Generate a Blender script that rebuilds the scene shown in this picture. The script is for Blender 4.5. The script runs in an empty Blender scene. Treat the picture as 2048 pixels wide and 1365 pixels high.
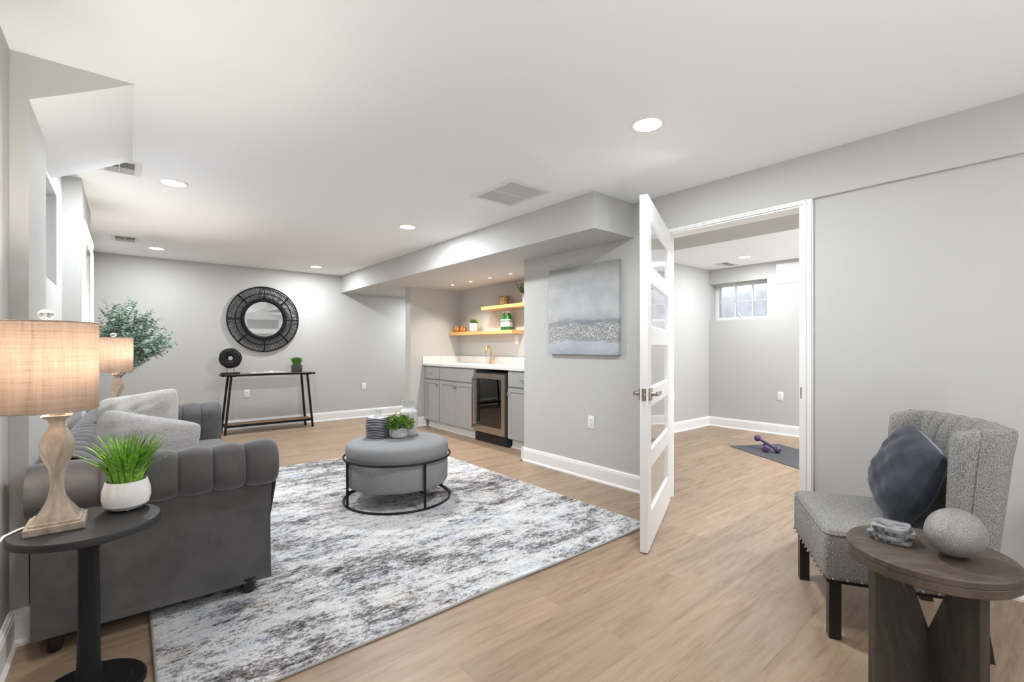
import bpy, bmesh, math, random
from math import sin, cos, pi, radians, sqrt, atan2
from mathutils import Vector, Matrix, Euler

SC = bpy.context.scene
COL = SC.collection
# ------------------------------------------------------------------ camera
cam_data = bpy.data.cameras.new('camera')
cam_data.sensor_width = 36.0
cam_data.lens = 929.0 / 2048.0 * 36.0
cam_data.shift_y = 13.5 / 2048.0
cam_data.clip_start = 0.02
cam = bpy.data.objects.new('camera', cam_data)
cam.location = (0, 0, 1.17)
cam.rotation_euler = (radians(90), 0, -math.atan2(1024 - 254.5, 929.0))
COL.objects.link(cam)
SC.camera = cam
# ------------------------------------------------------------------ world: overcast daylight outside the basement windows
world = bpy.data.worlds.new('world'); SC.world = world
world.use_nodes = True
bg = world.node_tree.nodes['Background']
bg.inputs['Color'].default_value = (0.90, 0.94, 1.0, 1)
bg.inputs['Strength'].default_value = 5.0
# ------------------------------------------------------------------ exposure
SC.view_settings.view_transform = 'Standard'
SC.view_settings.look = 'None'
SC.view_settings.exposure = 0.16
SC.view_settings.gamma = 1.0
SC.view_settings.use_curve_mapping = False
CAN_W = 33.0          # watts of each recessed ceiling light
NICHE_W = 3.2
LAMP_W = 23.0
FILL_W = 38.0  # watts of the added, unseen uplights
H = 2.34              # ceiling height

# ================================================================== node helpers
def new_mat(name):
    m = bpy.data.materials.new(name); m.use_nodes = True
    nt = m.node_tree
    b = nt.nodes['Principled BSDF']
    return m, nt, b

def N(nt, kind, **kw):
    n = nt.nodes.new(kind)
    for k, v in kw.items():
        if k in n.inputs: n.inputs[k].default_value = v
        else: setattr(n, k, v)
    return n

def L(nt, a, b): nt.links.new(a, b)

def M(nt, op, a, b=None, c=None, clamp=False):
    n = nt.nodes.new('ShaderNodeMath'); n.operation = op; n.use_clamp = clamp
    for i, v in enumerate((a, b, c)):
        if v is None: continue
        if isinstance(v, (int, float)): n.inputs[i].default_value = v
        else: nt.links.new(v, n.inputs[i])
    return n.outputs[0]

def ramp(nt, fac, stops, interp='LINEAR'):
    r = nt.nodes.new('ShaderNodeValToRGB'); r.color_ramp.interpolation = interp
    el = r.color_ramp.elements
    while len(el) < len(stops): el.new(0.5)
    for e, (p, c) in zip(el, stops):
        e.position = p; e.color = (c[0], c[1], c[2], 1)
    nt.links.new(fac, r.inputs['Fac'])
    return r.outputs['Color']

def mixc(nt, fac, a, b, mode='MIX'):
    n = nt.nodes.new('ShaderNodeMix'); n.data_type = 'RGBA'; n.blend_type = mode
    ins = {'Factor': n.inputs[0], 'A': n.inputs[6], 'B': n.inputs[7]}
    for k, v in (('Factor', fac), ('A', a), ('B', b)):
        if isinstance(v, (int, float)): ins[k].default_value = v
        elif isinstance(v, tuple): ins[k].default_value = (v[0], v[1], v[2], 1)
        else: nt.links.new(v, ins[k])
    return n.outputs[2]

def coords(nt, scale=(1, 1, 1), rot=(0, 0, 0), kind='Object'):
    tc = nt.nodes.new('ShaderNodeTexCoord'); mp = nt.nodes.new('ShaderNodeMapping')
    mp.inputs['Scale'].default_value = scale; mp.inputs['Rotation'].default_value = rot
    nt.links.new(tc.outputs[kind], mp.inputs['Vector'])
    return mp.outputs['Vector']

def noise(nt, vec, scale=5, detail=3, rough=0.5, dist=0.0):
    n = nt.nodes.new('ShaderNodeTexNoise')
    n.inputs['Scale'].default_value = scale; n.inputs['Detail'].default_value = detail
    n.inputs['Roughness'].default_value = rough; n.inputs['Distortion'].default_value = dist
    nt.links.new(vec, n.inputs['Vector'])
    return n.outputs['Fac']

def bump(nt, b, height, strength=0.2, dist=0.01):
    n = nt.nodes.new('ShaderNodeBump'); n.inputs['Strength'].default_value = strength
    n.inputs['Distance'].default_value = dist
    nt.links.new(height, n.inputs['Height']); nt.links.new(n.outputs['Normal'], b.inputs['Normal'])

def simple(name, col, rough=0.5, metal=0.0, var=0.0, vscale=8, bmp=0.0, bscale=200, **extra):
    m, nt, b = new_mat(name)
    b.inputs['Base Color'].default_value = (*col, 1)
    b.inputs['Roughness'].default_value = rough
    b.inputs['Metallic'].default_value = metal
    v = coords(nt)
    if var:
        f = noise(nt, v, vscale, 4)
        c = ramp(nt, f, [(0.3, tuple(x * (1 - var) for x in col)), (0.7, tuple(min(1, x * (1 + var)) for x in col))])
        L(nt, c, b.inputs['Base Color'])
    if bmp:
        bump(nt, b, noise(nt, v, bscale, 2), bmp, 0.002)
    for k, x in extra.items():
        b.inputs[k.replace('_', ' ')].default_value = x
    return m

# ================================================================== materials
MT = {}
MT['wall'] = simple('wall_paint_warm_grey', (0.52, 0.518, 0.505), 0.75, bmp=0.03, bscale=300)
MT['ceil'] = simple('ceiling_paint_white', (0.905, 0.92, 0.93), 0.85)
MT['soffit'] = MT['wall']
MT['trim'] = simple('white_trim_paint', (0.84, 0.84, 0.84), 0.35)
MT['white'] = simple('white_plastic', (0.82, 0.82, 0.80), 0.4)
MT['black'] = simple('black_powder_coat', (0.012, 0.012, 0.013), 0.45, Specular_IOR_Level=0.22)
MT['blackwood'] = simple('black_stained_wood', (0.014, 0.012, 0.012), 0.35, bmp=0.1, bscale=60)
MT['dark_table'] = simple('charcoal_painted_table', (0.020, 0.019, 0.020), 0.5, var=0.15, vscale=3, Specular_IOR_Level=0.35)
MT['nickel'] = simple('satin_nickel', (0.42, 0.38, 0.33), 0.28, 1.0)
MT['steel'] = simple('brushed_stainless', (0.42, 0.37, 0.325), 0.33, 1.0)
MT['brass'] = simple('brushed_brass', (0.72, 0.47, 0.20), 0.25, 1.0)
MT['cab'] = simple('grey_cabinet_paint', (0.36, 0.365, 0.36), 0.4)
MT['vent'] = simple('white_vent_enamel', (0.74, 0.74, 0.72), 0.4)
MT['slat'] = simple('vent_slat_enamel', (0.60, 0.60, 0.59), 0.5)
MT['ventdark'] = simple('vent_duct_shadow_grey', (0.16, 0.16, 0.155), 0.8)
MT['slot'] = simple('outlet_slot_dark', (0.10, 0.09, 0.09), 0.6)
MT['mirror'] = simple('mirror_silver', (0.93, 0.94, 0.94), 0.01, 1.0)
MT['rattan'] = simple('black_rattan', (0.007, 0.007, 0.009), 0.5, Specular_IOR_Level=0.22)
MT['resin'] = simple('black_carved_resin', (0.020, 0.019, 0.020), 0.4, Specular_IOR_Level=0.22)
MT['ceramic'] = simple('white_ceramic', (0.80, 0.79, 0.78), 0.25)
MT['soil'] = simple('brown_soil', (0.10, 0.06, 0.035), 0.9, bmp=0.8, bscale=120)
MT['concrete_dark'] = simple('dark_grey_concrete', (0.065, 0.062, 0.062), 0.8, var=0.2, vscale=60)
MT['felt'] = simple('black_chair_underside', (0.01, 0.01, 0.01), 0.9)
MT['mat'] = simple('charcoal_yoga_foam', (0.075, 0.077, 0.082), 0.85, bmp=0.3, bscale=400)
MT['purple'] = simple('purple_neoprene', (0.105, 0.055, 0.16), 0.6)
MT['paper'] = simple('book_paper', (0.78, 0.77, 0.75), 0.6)
MT['cover'] = simple('book_cover_black', (0.02, 0.02, 0.02), 0.5)
MT['fridgeblack'] = simple('fridge_black', (0.010, 0.010, 0.012), 0.35)
MT['stem'] = simple('plant_stem_brown_green', (0.10, 0.09, 0.045), 0.7)
MT['cord'] = simple('white_cord', (0.75, 0.74, 0.72), 0.5)
MT['cap'] = simple('white_bottle_cap', (0.8, 0.8, 0.8), 0.4)
MT['stone_out'] = simple('window_well_liner', (0.74, 0.75, 0.77), 0.8, var=0.14, vscale=9)

def emis(name, col, s):
    m, nt, b = new_mat(name)
    b.inputs['Base Color'].default_value = (0.8, 0.8, 0.8, 1)
    b.inputs['Emission Color'].default_value = (*col, 1); b.inputs['Emission Strength'].default_value = s
    return m
MT['led'] = emis('led_diffuser_lit', (1.0, 0.97, 0.92), 6.0)
MT['puck'] = emis('puck_light_lit', (1.0, 0.93, 0.84), 9.0)
MT['bulb'] = emis('warm_bulb_lit', (1.0, 0.72, 0.45), 12.0)

def glass(name, col, rough=0.0, ior=1.45, alpha=None):
    m, nt, b = new_mat(name)
    b.inputs['Base Color'].default_value = (*col, 1); b.inputs['Roughness'].default_value = rough
    b.inputs['IOR'].default_value = ior; b.inputs['Transmission Weight'].default_value = 1.0
    return m
def pane(name, tint=(1, 1, 1), refl=0.06, rough=0.0):
    # thin window glass: clear to light, with a mirror film
    m = bpy.data.materials.new(name); m.use_nodes = True; nt = m.node_tree
    nt.nodes.remove(nt.nodes['Principled BSDF'])
    out = nt.nodes['Material Output']
    t = N(nt, 'ShaderNodeBsdfTransparent'); t.inputs['Color'].default_value = (*tint, 1)
    g = N(nt, 'ShaderNodeBsdfGlossy'); g.inputs['Roughness'].default_value = rough
    fr = N(nt, 'ShaderNodeFresnel'); fr.inputs['IOR'].default_value = 1.5
    f = M(nt, 'ADD', fr.outputs[0], refl, clamp=True)
    mx = N(nt, 'ShaderNodeMixShader'); L(nt, f, mx.inputs[0]); L(nt, t.outputs[0], mx.inputs[1]); L(nt, g.outputs[0], mx.inputs[2])
    L(nt, mx.outputs[0], out.inputs['Surface'])
    return m
MT['pane'] = pane('window_glass', (0.97, 0.98, 1.0), 0.02)
MT['fridgeglass'] = pane('fridge_tinted_glass', (0.42, 0.40, 0.40), 0.06)
MT['crystal'] = glass('clear_crystal', (1, 0.98, 0.96), 0.02, 1.5)
MT['greenglass'] = simple('green_bottle_glass', (0.012, 0.16, 0.035), 0.08, Coat_Weight=0.5)
MT['doorglass'] = simple('frosted_door_glass', (0.47, 0.475, 0.46), 0.06, IOR=1.55, Coat_Weight=0.6, Coat_Roughness=0.02)

def mk_floor():
    m, nt, b = new_mat('oak_vinyl_plank')
    tc = N(nt, 'ShaderNodeTexCoord'); sp = N(nt, 'ShaderNodeSeparateXYZ'); L(nt, tc.outputs['Object'], sp.inputs[0])
    W_, LEN = 0.18, 1.22
    ry = M(nt, 'DIVIDE', sp.outputs[1], W_); row = M(nt, 'FLOOR', ry)
    wn = N(nt, 'ShaderNodeTexWhiteNoise'); wn.noise_dimensions = '1D'; L(nt, row, wn.inputs['W'])
    xo = M(nt, 'ADD', M(nt, 'DIVIDE', sp.outputs[0], LEN), M(nt, 'MULTIPLY', wn.outputs['Value'], 7.3))
    col = M(nt, 'FLOOR', xo)
    cb = N(nt, 'ShaderNodeCombineXYZ'); L(nt, row, cb.inputs[0]); L(nt, col, cb.inputs[1])
    wid = N(nt, 'ShaderNodeTexWhiteNoise'); wid.noise_dimensions = '3D'; L(nt, cb.outputs[0], wid.inputs['Vector'])
    idv = wid.outputs['Value']
    # grain coordinates: stretched along the plank, shifted per plank
    gx = M(nt, 'ADD', M(nt, 'MULTIPLY', sp.outputs[0], 1.0), M(nt, 'MULTIPLY', idv, 37.0))
    gy = M(nt, 'ADD', M(nt, 'MULTIPLY', sp.outputs[1], 9.0), M(nt, 'MULTIPLY', idv, 91.0))
    g = N(nt, 'ShaderNodeCombineXYZ'); L(nt, gx, g.inputs[0]); L(nt, gy, g.inputs[1])
    n1 = noise(nt, g.outputs[0], 0.8, 5, 0.6, 1.4)
    n2 = noise(nt, g.outputs[0], 4.2, 6, 0.6, 0.6)
    g2 = N(nt, 'ShaderNodeCombineXYZ'); L(nt, M(nt, 'MULTIPLY', gx, 3), g2.inputs[0]); L(nt, M(nt, 'MULTIPLY', gy, 9), g2.inputs[1])
    n3 = noise(nt, g2.outputs[0], 3.0, 3, 0.6)
    f = M(nt, 'ADD', M(nt, 'MULTIPLY', n1, 0.45), M(nt, 'ADD', M(nt, 'MULTIPLY', n2, 0.35), M(nt, 'MULTIPLY', n3, 0.2)))
    c = ramp(nt, f, [(0.33, (0.20, 0.125, 0.078)), (0.42, (0.275, 0.187, 0.122)), (0.49, (0.335, 0.237, 0.160)), (0.57, (0.365, 0.263, 0.183)), (0.68, (0.385, 0.285, 0.205))])
    tone = ramp(nt, idv, [(0.0, (0.90, 0.90, 0.90)), (1.0, (1.07, 1.06, 1.05))])
    c = mixc(nt, 1.0, c, tone, 'MULTIPLY')
    fy = M(nt, 'FRACT', ry); fx = M(nt, 'FRACT', xo)
    ey = M(nt, 'MINIMUM', fy, M(nt, 'SUBTRACT', 1.0, fy)); ex = M(nt, 'MINIMUM', fx, M(nt, 'SUBTRACT', 1.0, fx))
    jy = M(nt, 'LESS_THAN', ey, 0.007); jx = M(nt, 'LESS_THAN', ex, 0.0011)
    j = M(nt, 'MAXIMUM', jy, jx)
    c = mixc(nt, M(nt, 'MULTIPLY', j, 0.45), c, (0.20, 0.14, 0.10))
    L(nt, c, b.inputs['Base Color'])
    L(nt, ramp(nt, n2, [(0.3, (0.50,) * 3), (0.7, (0.38,) * 3)]), b.inputs['Roughness'])
    bump(nt, b, M(nt, 'SUBTRACT', n3, M(nt, 'MULTIPLY', j, 1.0)), 0.12, 0.002)
    return m
MT['floor'] = mk_floor()

def mk_rug():
    m, nt, b = new_mat('distressed_abstract_rug')
    tc = N(nt, 'ShaderNodeTexCoord'); sn = N(nt, 'ShaderNodeVectorMath', operation='SNAP')
    L(nt, tc.outputs['Object'], sn.inputs[0]); sn.inputs[1].default_value = (0.006, 0.0045, 1)
    v = sn.outputs[0]
    mp = N(nt, 'ShaderNodeMapping'); mp.inputs['Scale'].default_value = (1.0, 2.3, 1); L(nt, v, mp.inputs['Vector'])
    s = mp.outputs['Vector']
    big = noise(nt, mp.outputs['Vector'], 1.1, 3, 0.55, 0.4)
    mid = noise(nt, s, 5.5, 7, 0.74, 0.2)
    fine = noise(nt, s, 26.0, 5, 0.75)
    wn = N(nt, 'ShaderNodeTexWhiteNoise'); wn.noise_dimensions = '2D'; L(nt, v, wn.inputs['Vector'])
    f = M(nt, 'ADD', M(nt, 'MULTIPLY', mid, 0.50), M(nt, 'ADD', M(nt, 'MULTIPLY', fine, 0.42), M(nt, 'MULTIPLY', big, 0.30)))
    f = M(nt, 'SUBTRACT', f, 0.022)
    f = M(nt, 'ADD', f, M(nt, 'MULTIPLY', M(nt, 'SUBTRACT', wn.outputs['Value'], 0.5), 0.05))
    c = ramp(nt, f, [(0.0, (0.020, 0.018, 0.019)), (0.465, (0.055, 0.050, 0.050)), (0.495, (0.15, 0.14, 0.14)),
                     (0.525, (0.24, 0.235, 0.24)), (0.555, (0.36, 0.355, 0.355)), (0.572, (0.56, 0.56, 0.57)), (0.64, (0.68, 0.68, 0.66))], 'CONSTANT')
    mp2 = N(nt, 'ShaderNodeMapping'); mp2.inputs['Scale'].default_value = (1.0, 1.6, 1); mp2.inputs['Location'].default_value = (7.3, 2.1, 0); L(nt, v, mp2.inputs['Vector'])
    blue = noise(nt, mp2.outputs['Vector'], 2.6, 5, 0.7)
    bf = ramp(nt, blue, [(0.53, (0, 0, 0)), (0.60, (1, 1, 1))])
    cb = mixc(nt, 1.0, c, (0.66, 0.74, 0.90), 'MULTIPLY')
    c = mixc(nt, M(nt, 'MULTIPLY', bf, 0.45), c, cb)
    mp3 = N(nt, 'ShaderNodeMapping'); mp3.inputs['Location'].default_value = (-3.3, 8.1, 0); mp3.inputs['Scale'].default_value = (1, 2.2, 1); L(nt, v, mp3.inputs['Vector'])
    warm = noise(nt, mp3.outputs['Vector'], 3.2, 5, 0.7)
    wf = ramp(nt, warm, [(0.56, (0, 0, 0)), (0.63, (1, 1, 1))])
    cw = mixc(nt, 1.0, c, (0.98, 0.84, 0.72), 'MULTIPLY')
    c = mixc(nt, M(nt, 'MULTIPLY', wf, 0.6), c, cw)
    L(nt, c, b.inputs['Base Color']); b.inputs['Roughness'].default_value = 0.9
    bump(nt, b, fine, 0.35, 0.004)
    return m
MT['rug'] = mk_rug()
MT['rugedge'] = simple('grey_rug_binding', (0.36, 0.35, 0.33), 0.85, bmp=0.4, bscale=500)

def fabric(name, c1, c2, scale=220, strength=0.35, stretch=(1, 1, 1), lo=0.4, hi=0.6, rough=0.9, sheen=0.0):
    m, nt, b = new_mat(name)
    v = coords(nt, stretch)
    f = noise(nt, v, scale, 4, 0.7)
    L(nt, ramp(nt, f, [(lo, c1), (hi, c2)]), b.inputs['Base Color'])
    b.inputs['Roughness'].default_value = rough
    b.inputs['Sheen Weight'].default_value = sheen; b.inputs['Sheen Roughness'].default_value = 0.4
    bump(nt, b, f, strength, 0.003)
    return m
MT['tweed'] = fabric('grey_tweed', (0.085, 0.080, 0.075), (0.42, 0.41, 0.395), 330, 0.45, (1, 1, 0.55), 0.37, 0.63)
MT['pouf'] = fabric('grey_wool_blend', (0.19, 0.192, 0.198), (0.31, 0.312, 0.318), 300, 0.3)
MT['linen_pot'] = fabric('stone_planter', (0.42, 0.42, 0.41), (0.62, 0.62, 0.60), 150, 0.3)

def velvet(name, c, dark, sheen=0.35, blot=7):
    m, nt, b = new_mat(name)
    v = coords(nt)
    f = noise(nt, v, blot, 5, 0.6, 0.4)
    L(nt, ramp(nt, f, [(0.35, dark), (0.65, c)]), b.inputs['Base Color'])
    b.inputs['Roughness'].default_value = 0.75
    b.inputs['Sheen Weight'].default_value = sheen; b.inputs['Sheen Roughness'].default_value = 0.35
    b.inputs['Sheen Tint'].default_value = (0.8, 0.8, 0.85, 1)
    bump(nt, b, noise(nt, v, 500, 2), 0.1, 0.001)
    return m
MT['velvet'] = velvet('charcoal_velvet', (0.098, 0.093, 0.095), (0.068, 0.064, 0.066), 0.75)
MT['navy'] = velvet('navy_velvet', (0.034, 0.044, 0.064), (0.008, 0.012, 0.022), 0.35, 9)

def fur(name, c1, c2):
    m, nt, b = new_mat(name)
    v = coords(nt, (1, 1, 2.2))
    f = noise(nt, v, 55, 6, 0.75, 0.8)
    L(nt, ramp(nt, f, [(0.35, c1), (0.6, c2)]), b.inputs['Base Color'])
    b.inputs['Roughness'].default_value = 1.0
    b.inputs['Sheen Weight'].default_value = 0.5
    bump(nt, b, f, 0.9, 0.012)
    return m
MT['fur'] = fur('pale_grey_faux_fur', (0.52, 0.51, 0.52), (0.76, 0.75, 0.76))
MT['fur2'] = fur('ivory_faux_fur', (0.62, 0.60, 0.57), (0.84, 0.82, 0.79))

def wood(name, c1, c2, scale=2.0, stretch=(1, 12, 12), rough=0.55, dist=2.5, rings=True):
    m, nt, b = new_mat(name)
    v = coords(nt, stretch)
    f = noise(nt, v, scale, 6, 0.65, dist)
    L(nt, ramp(nt, f, [(0.3, c1), (0.7, c2)]), b.inputs['Base Color'])
    b.inputs['Roughness'].default_value = rough
    bump(nt, b, f, 0.25, 0.003)
    return m
MT['greywood'] = wood('weathered_grey_brown_wood', (0.026, 0.021, 0.017), (0.075, 0.060, 0.048), 2.6, (3, 3, 0.9), dist=2.0)
MT['greywoodtop'] = wood('weathered_table_top_wood', (0.042, 0.033, 0.026), (0.118, 0.086, 0.058), 3.0, (1.2, 4, 3))
MT['rustic'] = wood('rustic_brown_board', (0.12, 0.065, 0.032), (0.33, 0.20, 0.11), 3.0, (1, 9, 9))
MT['oak'] = wood('honey_oak', (0.62, 0.36, 0.14), (0.74, 0.46, 0.20), 2.5, (8, 1, 8), 0.45, 0.6)
MT['lampwood'] = wood('champagne_wash_wood', (0.24, 0.18, 0.13), (0.50, 0.42, 0.34), 9.0, (3, 3, 0.8), 0.42, 0.5)

def mk_marble(name, c1, c2, scale, dist=6):
    m, nt, b = new_mat(name)
    v = coords(nt)
    f = noise(nt, v, scale, 7, 0.6, dist)
    L(nt, ramp(nt, f, [(0.38, c1), (0.52, c2), (0.60, c1)] if c1[0] < 0.4 else [(0.36, c2), (0.46, c1), (0.7, c1)]), b.inputs['Base Color'])
    b.inputs['Roughness'].default_value = 0.2
    return m
MT['quartz'] = mk_marble('white_quartz', (0.80, 0.79, 0.78), (0.70, 0.68, 0.67), 3.0, 1.5)
MT['marble'] = mk_marble('grey_black_marble', (0.035, 0.035, 0.04), (0.34, 0.34, 0.35), 8.0, 0.6)

def mk_shade():
    m = bpy.data.materials.new('linen_lamp_shade'); m.use_nodes = True; nt = m.node_tree
    nt.nodes.remove(nt.nodes['Principled BSDF']); out = nt.nodes['Material Output']
    v1 = coords(nt, (1, 1, 45)); v2 = coords(nt, (26, 26, 1.2))
    a = noise(nt, v1, 5, 4, 0.7); b_ = noise(nt, v2, 5, 4, 0.7)
    f = M(nt, 'MULTIPLY', M(nt, 'ADD', a, b_), 0.5)
    c = ramp(nt, f, [(0.30, (0.19, 0.150, 0.127)), (0.44, (0.305, 0.255, 0.220)), (0.62, (0.36, 0.305, 0.265))])
    d = N(nt, 'ShaderNodeBsdfDiffuse'); t = N(nt, 'ShaderNodeBsdfTranslucent')
    L(nt, c, d.inputs['Color']); L(nt, c, t.inputs['Color'])
    mx = N(nt, 'ShaderNodeMixShader'); mx.inputs[0].default_value = 0.55
    L(nt, d.outputs[0], mx.inputs[1]); L(nt, t.outputs[0], mx.inputs[2]); L(nt, mx.outputs[0], out.inputs['Surface'])
    return m
MT['shade'] = mk_shade()
MT['seam'] = simple('shade_seam_brown', (0.18, 0.12, 0.09), 0.8)

def leafmat(name, c1, c2, scale=20, trans=0.25):
    m, nt, b = new_mat(name)
    f = noise(nt, coords(nt), scale, 2)
    L(nt, ramp(nt, f, [(0.35, c1), (0.65, c2)]), b.inputs['Base Color'])
    b.inputs['Roughness'].default_value = 0.5
    b.inputs['Transmission Weight'].default_value = 0.0
    return m
MT['grass'] = leafmat('bright_artificial_grass', (0.06, 0.22, 0.012), (0.26, 0.50, 0.05), 60)
MT['grass2'] = leafmat('deep_green_grass', (0.04, 0.14, 0.02), (0.14, 0.33, 0.05), 60)
MT['boxwood'] = leafmat('boxwood_green', (0.03, 0.11, 0.012), (0.20, 0.36, 0.045), 70)
MT['euca'] = leafmat('eucalyptus_grey_green', (0.24, 0.38, 0.31), (0.52, 0.68, 0.60), 30)
MT['succ'] = leafmat('succulent_green', (0.05, 0.10, 0.02), (0.22, 0.30, 0.08), 60)

def mk_stripes():
    m, nt, b = new_mat('black_white_banded_glaze')
    tc = N(nt, 'ShaderNodeTexCoord'); sp = N(nt, 'ShaderNodeSeparateXYZ'); L(nt, tc.outputs['Object'], sp.inputs[0])
    fz = M(nt, 'FRACT', M(nt, 'DIVIDE', sp.outputs[2], 0.0122))
    s = M(nt, 'GREATER_THAN', fz, 0.36)
    band = M(nt, 'MULTIPLY', s, M(nt, 'LESS_THAN', sp.outputs[2], 0.158))
    L(nt, mixc(nt, band, (0.52, 0.52, 0.54), (0.010, 0.010, 0.020)), b.inputs['Base Color'])
    b.inputs['Roughness'].default_value = 0.22
    return m
MT['stripes'] = mk_stripes()

def mk_tallvase():
    m, nt, b = new_mat('pale_grey_crackle_glaze')
    tc = N(nt, 'ShaderNodeTexCoord'); sp = N(nt, 'ShaderNodeSeparateXYZ'); L(nt, tc.outputs['Object'], sp.inputs[0])
    f = noise(nt, coords(nt), 120, 4, 0.7)
    c = ramp(nt, f, [(0.3, (0.46, 0.46, 0.44)), (0.7, (0.62, 0.62, 0.60))])
    w = M(nt, 'MULTIPLY', M(nt, 'GREATER_THAN', sp.outputs[2], 0.188), M(nt, 'LESS_THAN', sp.outputs[2], 0.222))
    L(nt, mixc(nt, w, c, (0.82, 0.82, 0.83)), b.inputs['Base Color']); b.inputs['Roughness'].default_value = 0.15
    return m
MT['tallvase'] = mk_tallvase()

def mk_painting():
    m, nt, b = new_mat('abstract_landscape_paint')
    tc = N(nt, 'ShaderNodeTexCoord'); sp = N(nt, 'ShaderNodeSeparateXYZ'); L(nt, tc.outputs['Object'], sp.inputs[0])
    # local z: 0 .. 0.8 height ; y across
    v1 = coords(nt, (1, 2.2, 9)); v2 = coords(nt, (60, 60, 75))
    n1 = noise(nt, v1, 1.6, 6, 0.65, 0.5); n2 = noise(nt, v2, 1.0, 3, 0.7)
    n0 = noise(nt, coords(nt, (1, 1, 1)), 2.4, 4, 0.6)
    zz = M(nt, 'ADD', sp.outputs[2], M(nt, 'MULTIPLY', M(nt, 'SUBTRACT', n1, 0.5), 0.16))
    base = ramp(nt, M(nt, 'DIVIDE', zz, 0.8), [(0.0, (0.42, 0.45, 0.52)), (0.13, (0.56, 0.58, 0.62)), (0.17, (0.32, 0.33, 0.34)), (0.30, (0.36, 0.37, 0.38)),
                 (0.37, (0.29, 0.31, 0.34)), (0.405, (0.50, 0.52, 0.54)), (0.5, (0.60, 0.62, 0.64)), (0.75, (0.58, 0.595, 0.605)), (0.88, (0.43, 0.435, 0.425)), (1.0, (0.35, 0.36, 0.345))])
    tint = ramp(nt, n0, [(0.35, (0.72, 0.73, 0.74)), (0.65, (1.0, 0.99, 0.97))])
    base = mixc(nt, 1.0, base, tint, 'MULTIPLY')
    sil = ramp(nt, n2, [(0.40, (0.10, 0.10, 0.10)), (0.50, (0.42, 0.42, 0.41)), (0.60, (0.85, 0.85, 0.84))])
    lo = M(nt, 'GREATER_THAN', zz, 0.135); hi = M(nt, 'LESS_THAN', zz, 0.275)
    lm = noise(nt, coords(nt, (1, 3, 16)), 1.8, 4, 0.7)
    lf = ramp(nt, lm, [(0.40, (0.05,) * 3), (0.60, (1, 1, 1))])
    mask = M(nt, 'MULTIPLY', M(nt, 'MULTIPLY', lo, hi), lf)
    L(nt, mixc(nt, M(nt, 'MULTIPLY', mask, 0.8), base, sil), b.inputs['Base Color'])
    b.inputs['Roughness'].default_value = 0.55
    bump(nt, b, M(nt, 'ADD', n1, M(nt, 'MULTIPLY', mask, n2)), 0.4, 0.006)
    return m
MT['painting'] = mk_painting()

def mk_basket():
    m, nt, b = new_mat('two_tone_woven_cane')
    tc = N(nt, 'ShaderNodeTexCoord'); sp = N(nt, 'ShaderNodeSeparateXYZ'); L(nt, tc.outputs['Object'], sp.inputs[0])
    an = M(nt, 'ARCTAN2', sp.outputs[1], sp.outputs[0])
    a = M(nt, 'SINE', M(nt, 'MULTIPLY', an, 9)); z = M(nt, 'SINE', M(nt, 'MULTIPLY', sp.outputs[2], 190))
    f = M(nt, 'GREATER_THAN', M(nt, 'MULTIPLY', a, z), 0.12)
    L(nt, mixc(nt, f, (0.50, 0.33, 0.15), (0.03, 0.02, 0.015)), b.inputs['Base Color']); b.inputs['Roughness'].default_value = 0.6
    return m
MT['basket'] = mk_basket()
def mk_copper():
    m, nt, b = new_mat('hammered_copper_glass')
    v = coords(nt); vo = N(nt, 'ShaderNodeTexVoronoi'); vo.inputs['Scale'].default_value = 70; L(nt, v, vo.inputs['Vector'])
    L(nt, ramp(nt, vo.outputs['Distance'], [(0.1, (0.95, 0.55, 0.28)), (0.6, (0.62, 0.20, 0.05))]), b.inputs['Base Color'])
    b.inputs['Metallic'].default_value = 0.8; b.inputs['Roughness'].default_value = 0.22
    bump(nt, b, vo.outputs['Distance'], 0.9, 0.01)
    return m
MT['copper'] = mk_copper()
def mk_egg():
    m, nt, b = new_mat('hammered_silver_grey')
    v = coords(nt); vo = N(nt, 'ShaderNodeTexVoronoi'); vo.inputs['Scale'].default_value = 300; L(nt, v, vo.inputs['Vector'])
    L(nt, ramp(nt, vo.outputs['Distance'], [(0.1, (0.40, 0.37, 0.35)), (0.6, (0.24, 0.22, 0.21))]), b.inputs['Base Color'])
    b.inputs['Metallic'].default_value = 0.35; b.inputs['Roughness'].default_value = 0.42
    bump(nt, b, vo.outputs['Distance'], 0.5, 0.003)
    return m
MT['egg'] = mk_egg()
MT['label'] = simple('pale_blue_bottle_label', (0.62, 0.68, 0.76), 0.5, var=0.2, vscale=90)
MT['bookprint'] = simple('photo_print_grey', (0.22, 0.21, 0.20), 0.4, var=0.5, vscale=30)

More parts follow.
